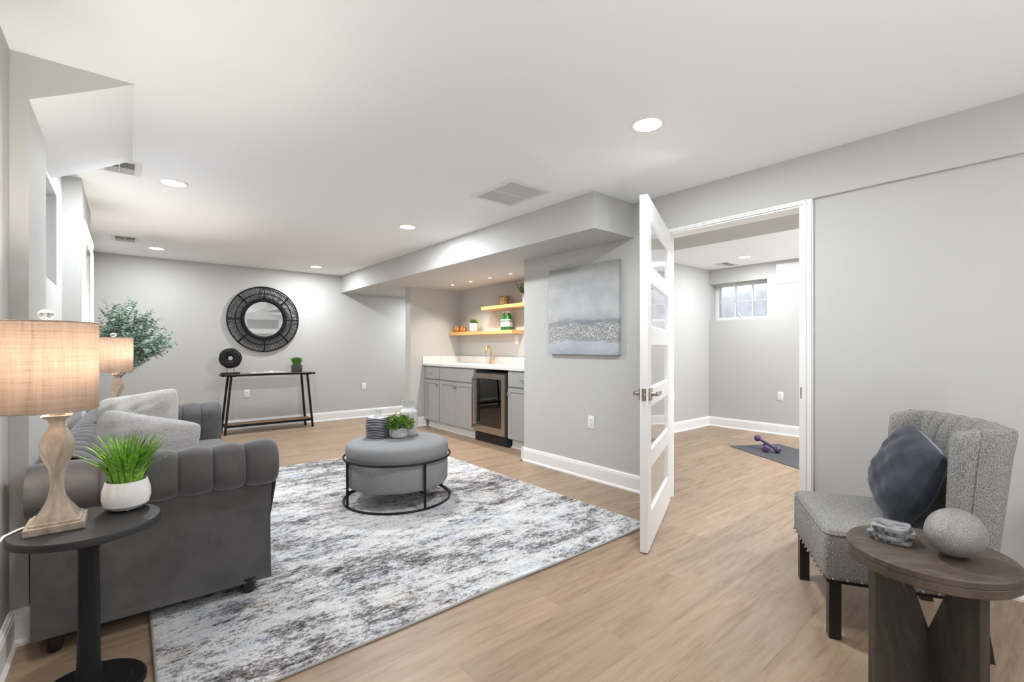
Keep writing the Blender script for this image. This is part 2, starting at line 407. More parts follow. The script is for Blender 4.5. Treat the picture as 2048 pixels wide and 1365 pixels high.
# ================================================================== mesh helpers
class MB:
    def __init__(s): s.v = []; s.f = []; s.m = Matrix.Identity(4)
    def at(s, loc=(0, 0, 0), rot=(0, 0, 0), sc=(1, 1, 1)):
        s.m = Matrix.LocRotScale(Vector(loc), Euler(rot), Vector(sc)); return s
    def add(s, verts, faces):
        o = len(s.v)
        s.v += [tuple(s.m @ Vector(p)) for p in verts]
        s.f += [tuple(i + o for i in f) for f in faces]
        return s
    def box(s, lo, hi):
        x0, y0, z0 = lo; x1, y1, z1 = hi
        return s.add([(x0, y0, z0), (x1, y0, z0), (x1, y1, z0), (x0, y1, z0), (x0, y0, z1), (x1, y0, z1), (x1, y1, z1), (x0, y1, z1)],
                     [(0, 3, 2, 1), (4, 5, 6, 7), (0, 1, 5, 4), (1, 2, 6, 5), (2, 3, 7, 6), (3, 0, 4, 7)])
    def cbox(s, c, d): return s.box([c[i] - d[i] / 2 for i in range(3)], [c[i] + d[i] / 2 for i in range(3)])
    def rbox(s, lo, hi, r=0.01, seg=3):
        bm = bmesh.new(); bmesh.ops.create_cube(bm, size=1)
        for v in bm.verts:
            v.co = Vector([(lo[i] + hi[i]) / 2 + v.co[i] * (hi[i] - lo[i]) for i in range(3)])
        bmesh.ops.bevel(bm, geom=bm.edges[:], offset=r, segments=seg, profile=0.5, affect='EDGES')
        bm.verts.index_update()
        s.add([tuple(v.co) for v in bm.verts], [tuple(v.index for v in f.verts) for f in bm.faces]); bm.free(); return s
    def prism(s, poly, z0, z1, axis='z'):
        # poly: 2d points; extruded along axis. x: (y,z) poly, y: (x,z) poly, z: (x,y) poly
        def p(a, b, t): return {'z': (a, b, t), 'x': (t, a, b), 'y': (a, t, b)}[axis]
        n = len(poly)
        vs = [p(a, b, z0) for a, b in poly] + [p(a, b, z1) for a, b in poly]
        fs = [tuple(range(n))[::-1], tuple(range(n, 2 * n))] + [(i, (i + 1) % n, n + (i + 1) % n, n + i) for i in range(n)]
        return s.add(vs, fs)
    def lathe(s, prof, n=32, cap=True):
        vs = []; fs = []
        for r, z in prof:
            for k in range(n):
                a = 2 * pi * k / n; vs.append((r * cos(a), r * sin(a), z))
        for i in range(len(prof) - 1):
            for k in range(n):
                k2 = (k + 1) % n
                fs.append((i * n + k, i * n + k2, (i + 1) * n + k2, (i + 1) * n + k))
        if cap:
            fs.append(tuple(range(n))[::-1]); m_ = (len(prof) - 1) * n; fs.append(tuple(range(m_, m_ + n)))
        return s.add(vs, fs)
    def tube(s, pts, r, n=10, closed=False, flat=1.0):
        pts = [Vector(p) for p in pts]; vs = []; fs = []; K = len(pts)
        rr = r if isinstance(r, (list, tuple)) else [r] * K
        up = None
        for i, p in enumerate(pts):
            if closed: t = pts[(i + 1) % K] - pts[i - 1]
            else: t = pts[min(i + 1, K - 1)] - pts[max(i - 1, 0)]
            t.normalize()
            if up is None:
                up = Vector((0, 0, 1)) if abs(t.z) < 0.9 else Vector((1, 0, 0))
            u = (up - t * up.dot(t)).normalized(); w = t.cross(u); up = u
            for k in range(n):
                a = 2 * pi * k / n
                vs.append(tuple(p + (u * cos(a) * flat + w * sin(a)) * rr[i]))
        R_ = K if closed else K - 1
        for i in range(R_):
            j = (i + 1) % K
            for k in range(n):
                k2 = (k + 1) % n
                fs.append((i * n + k, i * n + k2, j * n + k2, j * n + k))
        if not closed:
            fs.append(tuple(range(n))[::-1]); fs.append(tuple(range((K - 1) * n, K * n)))
        return s.add(vs, fs)
    def cyl(s, p0, p1, r, n=16): return s.tube([p0, p1], r, n)
    def ring(s, c, R_, r, axis='z', n=64, k=10):
        pts = []
        for i in range(n):
            a = 2 * pi * i / n; u, w = R_ * cos(a), R_ * sin(a)
            pts.append({'z': (c[0] + u, c[1] + w, c[2]), 'y': (c[0] + u, c[1], c[2] + w), 'x': (c[0], c[1] + u, c[2] + w)}[axis])
        return s.tube(pts, r, k, True)
    def grid(s, fn, nu, nv, wrapu=False, wrapv=False):
        vs = [fn(i / (nu if wrapu else nu - 1), j / (nv if wrapv else nv - 1)) for i in range(nu) for j in range(nv)]
        fs = []
        for i in range(nu if wrapu else nu - 1):
            for j in range(nv if wrapv else nv - 1):
                i2 = (i + 1) % nu; j2 = (j + 1) % nv
                fs.append((i * nv + j, i2 * nv + j, i2 * nv + j2, i * nv + j2))
        return s.add(vs, fs)
    def sphere(s, c, r, nu=24, nv=14):
        if not isinstance(r, (tuple, list)): r = (r, r, r)
        vs = [(c[0], c[1], c[2] - r[2])]; fs = []
        for i in range(1, nv):
            ph = -pi / 2 + pi * i / nv
            for k in range(nu):
                a = 2 * pi * k / nu; vs.append((c[0] + r[0] * cos(ph) * cos(a), c[1] + r[1] * cos(ph) * sin(a), c[2] + r[2] * sin(ph)))
        vs.append((c[0], c[1], c[2] + r[2])); T = len(vs) - 1
        for k in range(nu):
            fs.append((0, 1 + (k + 1) % nu, 1 + k)); fs.append((T, T - nu + k, T - nu + (k + 1) % nu))
        for i in range(nv - 2):
            for k in range(nu):
                k2 = (k + 1) % nu; a = 1 + i * nu
                fs.append((a + k, a + k2, a + nu + k2, a + nu + k))
        return s.add(vs, fs)
    def obj(s, name, mat, parent=None, loc=None, rot=None, smooth=35, fix=True):
        me = bpy.data.meshes.new(name); me.from_pydata(s.v, [], s.f); me.update()
        bm = bmesh.new(); bm.from_mesh(me)
        if fix: bmesh.ops.recalc_face_normals(bm, faces=bm.faces[:])
        if smooth:
            lim = radians(smooth)
            for f in bm.faces: f.smooth = True
            for e in bm.edges:
                if len(e.link_faces) != 2 or e.calc_face_angle(0) > lim: e.smooth = False
        bm.to_mesh(me); bm.free()
        me.materials.append(MT[mat] if isinstance(mat, str) else mat)
        o = bpy.data.objects.new(name, me); COL.objects.link(o)
        if parent: o.parent = parent
        if loc: o.location = loc
        if rot: o.rotation_euler = rot
        return o

def tag(o, label, cat, group=None):
    o['label'] = label; o['category'] = cat
    if group: o['group'] = group
    return o
def thing(name, label, cat, loc=(0, 0, 0), rotz=0, group=None, rot=None):
    o = bpy.data.objects.new(name, None); COL.objects.link(o); o.empty_display_size = 0.1
    o.location = loc; o.rotation_euler = rot if rot else (0, 0, rotz)
    return tag(o, label, cat, group)
def struct(o):
    o['kind'] = 'structure'; return o
def copy_tree(o, parent=None):
    c = o.copy(); COL.objects.link(c)
    if parent: c.parent = parent
    for ch in [x for x in COL.objects if x.parent == o]: copy_tree(ch, c)
    return c
def wall(name, *boxes, mat='wall'):
    b = MB()
    for lo, hi in boxes: b.box(lo, hi)
    return struct(b.obj(name, mat, smooth=None))

# ================================================================== room shell
XW = 3.17
wall('floor', ((-1.0, -3.2, -0.12), (7.6, 8.0, 0.0)), mat='floor')
wall('ceiling', ((-1.0, -3.2, H), (7.2, 8.0, H + 0.12)), mat='ceil')
wall('wall_back', ((-0.6, 7.6, 0), (5.2, 7.72, H)))
wall('wall_hall_end', ((5.0, 6.36, 0), (5.12, 7.6, H)))
wall('wall_rear', ((-0.6, -3.12, 0), (3.3, -3.0, H)))
for lo, hi in (((-0.6, -3.0, 0), (-0.355, 2.654, H)), ((-0.6, 2.654, 0), (-0.302, 3.16, H)),
               ((-0.6, 3.16, 0), (-0.34, 3.25, H)), ((-0.6, 3.25, 0), (-0.34, 4.045, 1.557)), ((-0.6, 3.25, 2.118), (-0.34, 4.045, H)),
               ((-0.6, 4.045, 0), (-0.34, 4.36, H)), ((-0.6, 4.36, 0), (-0.31, 7.6, H)),
               ((-0.31, 4.36, 2.0), (-0.245, 5.44, H)), ((-0.31, 4.36, 0), (-0.245, 4.44, 2.0)), ((-0.31, 5.36, 0), (-0.245, 5.44, 2.0))):
    wall('wall_left', (lo, hi))
wall('wall_niche_side', ((3.20, 6.2, 0), (5.0, 6.36, H)))
wall('wall_niche_back', ((4.06, 3.62, 0), (4.18, 6.2, H)))
wall('wall_partition', ((XW, 2.06, 0), (3.31, 3.63, H)), ((3.31, 3.5, 0), (7.15, 3.62, H)))
wall('wall_right', ((XW, -3.0, 2.068), (3.31, 2.06, H)), ((XW + 0.022, -3.0, 0), (3.31, 1.03, 2.068)),
     ((XW + 0.022, 2.03, 0), (3.31, 2.06, 2.068)))
wall('wall_soffit', ((2.68, 2.275, 2.065), (XW, 3.63, H)), ((2.68, 3.63, 2.065), (4.06, 6.2, H)), ((2.68, 6.2, 2.065), (3.2, 7.6, H)), ((3.2, 6.36, 2.065), (5.0, 7.6, H)))
wall('wall_far_right', ((6.75, -1.0, 0), (7.15, 3.5, 1.575)), ((6.75, -1.0, 1.575), (7.15, 2.67, H)), ((6.75, 2.67, 2.12), (7.15, 3.5, H)))
wall('wall_exercise_end', ((3.31, -1.12, 0), (6.75, -1.0, H)))
wall('wall_exercise_header', ((3.31, -1.0, 2.07), (3.90, 3.5, H)))
# sloped duct cover against the left wall, its underside bulging slightly
b = MB(); prof = [(-0.60, 2.34), (-0.60, 2.055), (-0.302, 2.162)] + [(-0.302 + .327 * t, 2.162 + .178 * t - .003 * sin(pi * t)) for t in (.2, .4, .6, .8)] + [(0.025, 2.34)]
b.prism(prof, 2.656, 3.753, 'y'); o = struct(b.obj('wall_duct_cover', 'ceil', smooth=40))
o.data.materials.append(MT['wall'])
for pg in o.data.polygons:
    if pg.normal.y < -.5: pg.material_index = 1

def baseboard(name, pts_list):
    b = MB()
    for (x0, y0), (x1, y1), (nx, ny) in pts_list:
        # profile offsets (outward distance, z)
        pr = [(0, 0), (0.026, 0), (0.026, 0.012), (0.016, 0.026), (0.016, 0.112), (0.013, 0.120), (0.013, 0.128), (0.007, 0.136), (0.006, 0.142), (0, 0.142)]
        n = len(pr); vs = [(x0 + nx * d, y0 + ny * d, z) for d, z in pr] + [(x1 + nx * d, y1 + ny * d, z) for d, z in pr]
        b.add(vs, [tuple(range(n)), tuple(range(n, 2 * n))] + [(i, (i + 1) % n, n + (i + 1) % n, n + i) for i in range(n)])
    return struct(b.obj(name, 'trim', smooth=None))
baseboard('baseboard_back', [((-0.31, 7.6), (5.0, 7.6), (0, -1))])
baseboard('baseboard_left', [((-0.31, 5.45), (-0.31, 7.6), (1, 0)), ((-0.34, 3.16), (-0.34, 4.36), (1, 0)), ((-0.302, 2.64), (-0.302, 3.16), (1, 0)),
                             ((-0.355, 2.654), (-0.302, 2.654), (0, -1)), ((-0.355, -3), (-0.355, 2.654), (1, 0))])
baseboard('baseboard_partition', [((XW, 2.08), (XW, 3.656), (-1, 0)), ((XW - .026, 3.63), (3.45, 3.63), (0, 1))])
baseboard('baseboard_niche', [((3.174, 6.2), (3.46, 6.2), (0, -1)), ((3.2, 6.174), (3.2, 6.386), (-1, 0)), ((3.2, 6.36), (5.0, 6.36), (0, 1))])
baseboard('baseboard_exercise', [((3.31, 3.5), (6.75, 3.5), (0, -1)), ((6.75, -1.0), (6.75, 3.5), (-1, 0))])
baseboard('baseboard_right', [((XW + 0.022, -3.0), (XW + 0.022, 1.0), (-1, 0))])
# ledge trim along the left wall above the sofa
b = MB(); b.rbox((-0.34, 3.165, 0.63), (-0.315, 4.355, 0.655), 0.004, 2); struct(b.obj('trim_1', 'trim'))
# door casing and jamb of the exercise room opening
b = MB()
for y0, y1 in ((0.997, 1.07), (2.0, 2.073)):
    x0 = XW + 0.004 if y0 < 1.5 else XW - 0.014
    b.box((x0, y0, 0), (XW + .05, y1, 2.067)); b.box((x0 - .006, y0 + .006 if y0 < 1.5 else y0 + .05, 0), (XW, y0 + .024 if y0 < 1.5 else y0 + .067, 2.067))
    b.box((x0 - .003, y0 + .036, 0), (XW, y0 + .05, 2.067))
b.box((XW - 0.004, 1.0, 2.045), (XW + .05, 2.07, 2.067)); b.box((XW - .010, 1.03, 2.057), (XW + .02, 2.05, 2.067))
b.box((XW + .01, 1.03, 0), (3.325, 1.06, 2.05)); b.box((XW + .01, 2.01, 0), (3.325, 2.03, 2.05)); b.box((XW + .01, 1.03, 2.035), (3.325, 2.03, 2.067))
b.box((3.24, 1.055, 0), (3.26, 1.07, 2.04))
struct(b.obj('trim_2', 'trim', smooth=None))
b = MB(); b.rbox((XW - .001, 1.058, 0.86), (XW + .03, 1.063, 0.93), 0.001, 1)
tag(b.obj('strike_plate', 'nickel'), 'dark metal strike plate on the right jamb of the exercise room doorway', 'strike plate')

# open glass-panelled door
dx, dy = 2.245 - 3.150, 1.570 - 1.985
dl = sqrt(dx * dx + dy * dy); da = atan2(dy, dx)
door = bpy.data.objects.new('door_1', None); COL.objects.link(door)
door.location = (3.150, 1.985, 0.008); door.rotation_euler = (0, 0, da); door['kind'] = 'structure'
DW, DH, DT = dl, 2.03, 0.044
rails = [(0, 0.20)]; ph = (DH - 0.20 - 0.13 - 4 * 0.10) / 5
z = 0.20
for i in range(5):
    z0 = z; z1 = z + ph; z = z1 + 0.10
    rails.append((z1, z1 + (0.10 if i < 4 else 0.13)))
b = MB()
st = 0.115
b.box((0, 0, 0), (st, DT, DH)); b.box((DW - st, 0, 0), (DW, DT, DH))
for z0, z1 in rails: b.box((st, 0, z0), (DW - st, DT, min(z1, DH)))
# bevelled sticking around each pane
for i in range(5):
    z0 = rails[i][1]; z1 = rails[i + 1][0]
    for yy, s_ in ((0.0, 1), (DT, -1)):
        for (a0, a1) in (((st, z0), (DW - st, z0)), ((st, z1), (DW - st, z1))):
            d = 1 if a0[1] == z0 else -1
            b.add([(a0[0], yy, a0[1]), (a1[0], yy, a1[1]), (a1[0] - .014, yy + s_ * .013, a1[1] + d * .014), (a0[0] + .014, yy + s_ * .013, a0[1] + d * .014)], [(0, 1, 2, 3)])
        for xx, d in ((st, 1), (DW - st, -1)):
            b.add([(xx, yy, z0), (xx, yy, z1), (xx + d * .014, yy + s_ * .013, z1 - .014), (xx + d * .014, yy + s_ * .013, z0 + .014)], [(0, 1, 2, 3)])
b.obj('door_frame', 'trim', door, smooth=None)
for i in range(5):
    g = MB(); g.box((st, DT / 2 - .009, rails[i][1]), (DW - st, DT / 2 + .009, rails[i + 1][0])); g.obj('door_pane', 'doorglass', door, smooth=None)
hz = 0.895
for s_ in (-1, 1):
    yb = 0 if s_ < 0 else DT
    b = MB(); b.rbox((DW - .095, min(yb, yb + s_ * .012), hz - .034), (DW - .028, max(yb, yb + s_ * .012), hz + .034), .002, 2)
    b.cyl((DW - .062, yb, hz), (DW - .062, yb + s_ * .045, hz), .012)
    b.rbox((DW - .185, min(yb + s_ * .035, yb + s_ * .050), hz - .011), (DW - .050, max(yb + s_ * .035, yb + s_ * .050), hz + .011), .003, 2)
    b.obj('door_handle', 'nickel', door)
b = MB(); b.rbox((DW - .0005, .010, hz - .036), (DW + .002, .034, hz + .036), .0006, 1); b.rbox((DW, .017, hz - .010), (DW + .010, .028, hz + .012), .003, 2); b.obj('latch_plate', 'nickel', door)

# white door of the left wall, beyond the window recess
door2 = bpy.data.objects.new('door_2', None); COL.objects.link(door2); door2.location = (-0.245, 4.36, 0); door2['kind'] = 'structure'
b = MB()
for y0, y1 in ((0.001, 0.085), (0.985, 1.06)): b.box((0.001, y0, 0), (0.018, y1, 1.975)); b.box((0.018, y0 + .01, 0), (0.024, y0 + .03, 1.975))
b.box((0.001, 0.001, 1.975), (0.018, 1.06, 2.055)); b.box((0.018, 0.011, 2.03), (0.024, 1.05, 2.05)); b.obj('door_casing', 'trim', door2, smooth=None)
b = MB(); b.box((-0.06, 0.08, 0.01), (-0.03, 0.99, 1.98))
for k in range(2):
    for (z0, z1) in ((0.2, 0.85), (0.97, 1.85)):
        y0 = 0.19 + k * 0.40; b.rbox((-0.032, y0, z0), (-0.022, y0 + .31, z1), .004, 1)
b.obj('door_slab', 'trim', door2, smooth=None)

# windows
def window(name, x, y0, y1, z0, z1, side, cols, rows):
    w = bpy.data.objects.new(name, None); COL.objects.link(w); w.location = (x, 0, 0); w['kind'] = 'structure'
    b = MB(); t = 0.05
    b.box((-.03, y0, z0), (.03, y1, z0 + t)); b.box((-.03, y0, z1 - .03), (.03, y1, z1)); b.box((-.03, y0, z0 + t), (.03, y0 + t, z1 - .03)); b.box((-.03, y1 - t, z0 + t), (.03, y1, z1 - .03))
    b.obj('window_frame', 'trim', w, smooth=None)
    g = MB(); g.box((-.004, y0 + t, z0 + t), (.004, y1 - t, z1 - .03)); g.obj('window_pane', 'pane', w, smooth=None)
    m = MB()
    for k in range(1, cols): yy = y0 + t + (y1 - y0 - 2 * t) * k / cols; m.box((-.009, yy - .007, z0 + t), (.009, yy + .007, z1 - .03))
    for k in range(1, rows): zz = z0 + t + (z1 - z0 - t - .03) * k / rows; m.box((-.009, y0 + t, zz - .006), (.009, y1 - t, zz + .006))
    m.obj('window_grille', 'trim', w, smooth=None)
    return w
w1 = window('window_1', 6.99, 2.67, 3.5, 1.575, 2.12, 1, 3, 2)
b = MB(); b.rbox((-.045, 3.05, 1.585), (-.02, 3.16, 1.615), .004, 2); b.tube([(-.045, 3.10, 1.60), (-.07, 3.10, 1.625), (-.07, 3.14, 1.69)], .007, 8); b.obj('window_crank', 'trim', w1)
b = MB(); b.rbox((-.04, 3.462, 1.72), (-.025, 3.48, 1.79), .003, 2); b.obj('window_latch', 'trim', w1)
w2 = window('window_2', -0.55, 3.25, 4.045, 1.557, 2.118, 1, 1, 1)
# ribbed grey liner of the window well outside, open to the sky above
b = MB(); b.grid(lambda u, v: (7.60 - 0.35 * abs(2 * u - 1) ** 4, 2.1 + 2.0 * u, 0.0 + 2.75 * v), 40, 30)
struct(b.obj('wall_window_well', 'stone_out', smooth=60))

# ================================================================== ceiling lights
def can(loc, label, r=0.083, watts=CAN_W, grp='recessed ceiling lights'):
    t = thing('ceiling_light', label, 'ceiling light', loc, 0, grp)
    b = MB(); b.lathe([(r - .012, -.004), (r, -.006), (r + .004, -.003), (r + .004, 0), (r - .012, 0)], 40, False); b.obj('trim_ring', 'white', t)
    b = MB(); b.lathe([(0.001, -.0042), (r - .011, -.0042), (r - .011, -.001), (0.001, -.001)], 40); b.obj('diffuser', 'led', t)
    ld = bpy.data.lights.new('led', 'AREA'); ld.shape = 'DISK'; ld.size = 2 * r * 0.85; ld.energy = watts; ld.color = (0.93, 0.965, 1.0); ld.spread = radians(180)
    lo = bpy.data.objects.new('led', ld); COL.objects.link(lo); lo.parent = t; lo.location = (0, 0, -0.008)
    return t
can((2.097, 1.42, H), 'large lit round recessed light nearest the camera, above the open glass door', watts=CAN_W * .8)
can((0.253, 4.068, H), 'lit round recessed light above the sofa, beside the white duct cover', watts=CAN_W * .75)
can((2.087, 4.104, H), 'lit round recessed light in the middle of the ceiling, beyond the big return grille')
can((0.265, 6.873, H), 'small lit round recessed light at the far left, beside the far ceiling vent', watts=CAN_W * 0.42)
can((2.1, 6.973, H), 'small lit round recessed light above and right of the round mirror', watts=CAN_W * .6)
can((6.112, 2.692, H), 'lit round recessed light inside the exercise room near its window', watts=CAN_W * .55)
can((2.1, -1.3, H), 'added recessed fill light behind the viewer on the right, unseen', watts=CAN_W * 0.55)  # unseen light added behind the camera as weak fill
can((4.75, 1.0, H), 'added recessed fill light in the exercise room, unseen behind the wall', watts=CAN_W * 1.2)  # this and the next are unseen, added to light the exercise room
can((6.1, 0.4, H), 'added recessed fill light at the unseen far end of the exercise room', watts=CAN_W * 1.0)
can((4.25, 7.0, 2.065), 'added recessed fill light in the side hall beyond the bar wall, unseen', watts=CAN_W * .7)  # added out of view to brighten the back wall
for i, y in enumerate((5.626, 5.175, 4.749, 4.33)):
    t = thing('puck_light', ['tiny lit spotlight over the bar nearest the mirror wall, farthest left of the row', 'tiny lit spotlight over the bar, second from the left',
              'tiny lit spotlight over the bar, third from the left', 'tiny lit spotlight over the bar nearest the painting, farthest right of the row'][i], 'spotlight', (3.565, y, 2.065), 0, 'row of small spotlights over the bar')
    b = MB(); b.lathe([(0.018, -.003), (.026, -.003), (.026, 0), (.018, 0)], 24, False); b.obj('trim_ring', 'white', t)
    b = MB(); b.lathe([(0.001, -.002), (.019, -.002), (.019, -.0005), (0.001, -.0005)], 24); b.obj('lens', 'puck', t)
    ld = bpy.data.lights.new('puck', 'SPOT'); ld.energy = NICHE_W * 9; ld.spot_size = radians(120); ld.spot_blend = 0.6; ld.color = (1.0, 0.88, 0.74); ld.shadow_soft_size = 0.02
    lo = bpy.data.objects.new('puck', ld); COL.objects.link(lo); lo.parent = t; lo.location = (0, 0, -0.012)

# unseen fill lights in floor canisters, added to brighten the ceilings
def uplight(x, y, label, watts):
    t = thing('fill_uplight', label, 'fill light', (x, y, 0), 0, 'added unseen fill lights')
    b = MB(); b.lathe([(.02, 0), (.115, 0), (.12, .01), (.12, .36), (.116, .37), (.110, .37), (.106, .345), (.02, .34)], 40); b.obj('canister', 'black', t)
    b = MB(); b.lathe([(.02, .341), (.105, .341), (.105, .346), (.02, .348)], 40); b.obj('lens', 'ceramic', t)
    ld = bpy.data.lights.new('uplight', 'AREA'); ld.shape = 'DISK'; ld.size = .18; ld.energy = watts; ld.color = (0.95, 0.975, 1.0)
    lo = bpy.data.objects.new('uplight', ld); COL.objects.link(lo); lo.parent = t; lo.location = (0, 0, .372); lo.rotation_euler = (pi, 0, 0)
uplight(-0.05, -1.0, 'added black canister fill light behind the viewer on the left, unseen', FILL_W)
uplight(0.6, -2.2, 'added black canister fill light behind the viewer on the right, unseen', FILL_W)
uplight(6.2, -0.6, 'added black canister fill light in the unseen end of the exercise room', FILL_W * 1.7)

# ceiling vents
def vent(x0, x1, y0, y1, z, label, style):
    t = thing('ceiling_vent', label, 'vent', (x0, y0, z)); W_, D_ = x1 - x0, y1 - y0
    if style == 'return':
        b = MB(); f = .035
        b.box((0, 0, -.006), (W_, f, 0)); b.box((0, D_ - f, -.006), (W_, D_, 0)); b.box((0, f, -.006), (f, D_ - f, 0)); b.box((W_ - f, f, -.006), (W_, D_ - f, 0))
        b.box((f, D_ / 2 - .008, -.006), (W_ - f, D_ / 2 + .008, 0)); b.obj('vent_frame', 'vent', t, smooth=None)
        b = MB(); n = 30
        for k in range(n):
            xx = f + (W_ - 2 * f) * (k + .5) / n; b.at((xx, 0, -.004), (0, radians(35), 0)); b.box((-.0045, f, -.0006), (.0045, D_ - f, .0006))
        b.at(); b.obj('louvre_slats', 'slat', t, smooth=None)
        b = MB(); b.box((f, f, -.001), (W_ - f, D_ - f, -.0004)); b.obj('duct_backing', 'ventdark', t, smooth=None)
        for px, py in ((.015, .09), (.015, D_ - .09), (W_ - .015, .09), (W_ - .015, D_ - .09)): b = MB(); b.sphere((px, py, -.006), (.005, .005, .002), 10, 6); b.obj('screw', 'nickel', t)
    else:
        b = MB(); f = .03
        b.box((0, 0, -.005), (W_, f, 0)); b.box((0, D_ - f, -.005), (W_, D_, 0)); b.box((0, f, -.005), (f, D_ - f, 0)); b.box((W_ - f, f, -.005), (W_, D_ - f, 0)); b.obj('vent_frame', 'vent', t, smooth=None)
        b = MB(); b.box((f, f, -.001), (W_ - f, D_ - f, -.0004)); b.obj('duct_backing', 'ventdark', t, smooth=None)
        b = MB(); n = 10
        for k in range(n):
            yy = f + (D_ - 2 * f) * (k + .5) / n; b.at((0, yy, -.008), (radians(-38 if k >= n / 2 else 38), 0, 0)); b.box((f, -.007, -.0007), (W_ - f, .007, .0007))
        b.at(); b.box((W_ / 2 - .004, f, -.013), (W_ / 2 + .004, D_ - f, 0)); b.obj('louvre_slats', 'slat', t, smooth=None)
        b = MB(); b.box((W_ / 2 - .003, D_ * .5 - .004, -.028), (W_ / 2 + .003, D_ * .5 + .004, -.012)); b.obj('damper_lever', 'vent', t, smooth=None)
vent(-0.145, 0.067, 3.775, 4.055, H, 'small white ceiling register right behind the white duct cover', 'reg')
vent(-0.130, 0.095, 6.33, 6.62, H, 'small white ceiling register near the back wall at the far left', 'reg')
vent(2.04, 2.44, 2.48, 2.965, H, 'large square white return air grille beside the soffit', 'return')
vent(6.30, 6.60, 3.0, 3.2, H, 'white ceiling register in the exercise room above the window', 'reg')

# white access panel in the exercise room
t = thing('access_panel', 'plain white square access panel high on the exercise room wall', 'panel', (6.75, 2.27, 2.03))
b = MB(); b.rbox((-.010, 0, 0), (0, .285, .265), .002, 1); b.obj('panel_frame', 'white', t); b = MB(); b.rbox((-.014, .012, .012), (-.009, .273, .253), .002, 1); b.obj('panel_door', 'white', t)

# outlets
def outlet(loc, rz, label, blank=False, h=0.115, w=0.072):
    t = thing('wall_outlet' if not blank else 'wall_switch', label, 'outlet' if not blank else 'wall plate', loc, rz, 'white wall plates')
    b = MB(); b.rbox((-w / 2, -.006, -h / 2), (w / 2, 0, h / 2), .003, 2); b.obj('cover_plate', 'white', t)
    if blank:
        for sx in (-.017, .017): b = MB(); b.rbox((sx - .012, -.009, -.033), (sx + .012, -.005, .033), .002, 1); b.obj('rocker', 'white', t)
    else:
        for sz in (-.021, .021):
            b = MB(); b.rbox((-.016, -.0085, sz - .015), (.016, -.005, sz + .015), .004, 2); sk = b.obj('socket', 'white', t)
            b = MB()
            for sx in (-.006, .006): b.box((sx - .0012, -.0092, sz), (sx + .0012, -.0084, sz + .009))
            b.cyl((0, -.0092, sz - .007), (0, -.0084, sz - .007), .0025, 8); b.obj('slots', 'slot', sk, smooth=None)
    return t
outlet((1.331, 7.6, .507), 0, 'white duplex outlet on the back wall under the console table')
outlet((3.065, 7.6, .523), 0, 'white wall plate on the back wall, right of the console table', True)
outlet((XW, 2.722, .509), radians(-90), 'white duplex outlet low on the wall under the painting')
outlet((5.768, 3.5, .511), 0, 'white wall plate seen just past the glass door in the exercise room')
outlet((6.75, 2.502, .519), radians(-90), 'white duplex outlet on the exercise room wall below the window')
outlet((4.06, 4.80, 1.285), radians(-90), 'white outlet above the bar backsplash under the lower oak shelf')

# ================================================================== rug
rug = thing('area_rug', 'large distressed abstract rug in grey, ivory and black on the oak floor', 'rug', (0.075, 1.775, 0.0))
RW, RD = 2.57, 3.145
b = MB(); b.box((0.006, 0.006, 0.0005), (RW - .006, RD - .006, 0.011)); b.obj('rug_pile', 'rug', rug, smooth=None)
b = MB(); b.tube([(0.005, 0.005, .0065), (RW * .3, 0.002, .0065), (RW * .5, .009, .0085), (RW * .7, .003, .0065), (RW - .005, .005, .0065)], .006, 8)
b.tube([(RW - .005, .005, .0065), (RW - .005, RD - .005, .0065)], .006, 8); b.tube([(RW - .005, RD - .005, .0065), (.005, RD - .005, .0065)], .006, 8); b.tube([(.005, RD - .005, .0065), (.005, .005, .0065)], .006, 8)
b.obj('rug_binding', 'rugedge', rug)

# ================================================================== ottoman
ot = thing('ottoman', 'round grey fabric ottoman in a black metal ring frame on the rug', 'ottoman', (1.62, 3.345, 0.011))
b = MB(); R0 = .382
b.lathe([(.05, .128), (R0 - .03, .128), (R0 - .012, .134), (R0, .155), (R0, .318), (R0 - .008, .332), (R0 - .004, .345), (R0 + .004, .36), (R0 + .004, .405), (R0 - .004, .425), (R0 - .02, .440), (R0 - .05, .449), (.2, .452), (.01, .452)], 72); b.obj('cushion', 'pouf', ot)
b = MB(); b.ring((0, 0, .335), R0 + .018, .008); b.obj('upper_ring', 'black', ot)
b = MB(); b.ring((0, 0, .009), R0 + .018, .008); b.obj('lower_ring', 'black', ot)
for k in range(4):
    a = k * pi / 2 + radians(2); c_, s_ = cos(a) * (R0 + .018), sin(a) * (R0 + .018)
    b = MB(); b.cyl((c_, s_, .01), (c_, s_, .335), .009, 12); b.obj('leg', 'black', ot)
b = MB()
for k in range(2): a = k * pi / 2 + radians(2); b.cyl((cos(a) * .40, sin(a) * .40, .118), (-cos(a) * .40, -sin(a) * .40, .118), .008, 10)
b.obj('cross_brace', 'black', ot)
OZ = .463
v = thing('striped_vase', 'squat black and white banded vase with a short pale neck on the ottoman', 'vase', (1.525, 3.50, OZ))
b = MB(); b.lathe([(.03, 0), (.085, 0), (.092, .01), (.093, .13), (.088, .150), (.070, .165), (.035, .172), (.024, .176)], 48); b.obj('vase_body', 'stripes', v)
b = MB(); b.lathe([(.030, .168), (.024, .182), (.024, .198), (.033, .222), (.031, .226), (.021, .200), (.020, .18)], 36, False); b.obj('vase_neck', 'ceramic', v)
v = thing('bottle_vase', 'tall pale grey crackle-glazed bottle vase behind the small ottoman plant', 'vase', (1.774, 3.468, OZ))
b = MB(); b.lathe([(.03, 0), (.068, 0), (.073, .012), (.073, .165), (.069, .186), (.052, .205), (.048, .212), (.048, .268), (.050, .276), (.045, .276), (.043, .21), (.04, .2)], 48, False); b.obj('vase_body', 'tallvase', v)
random.seed(5)
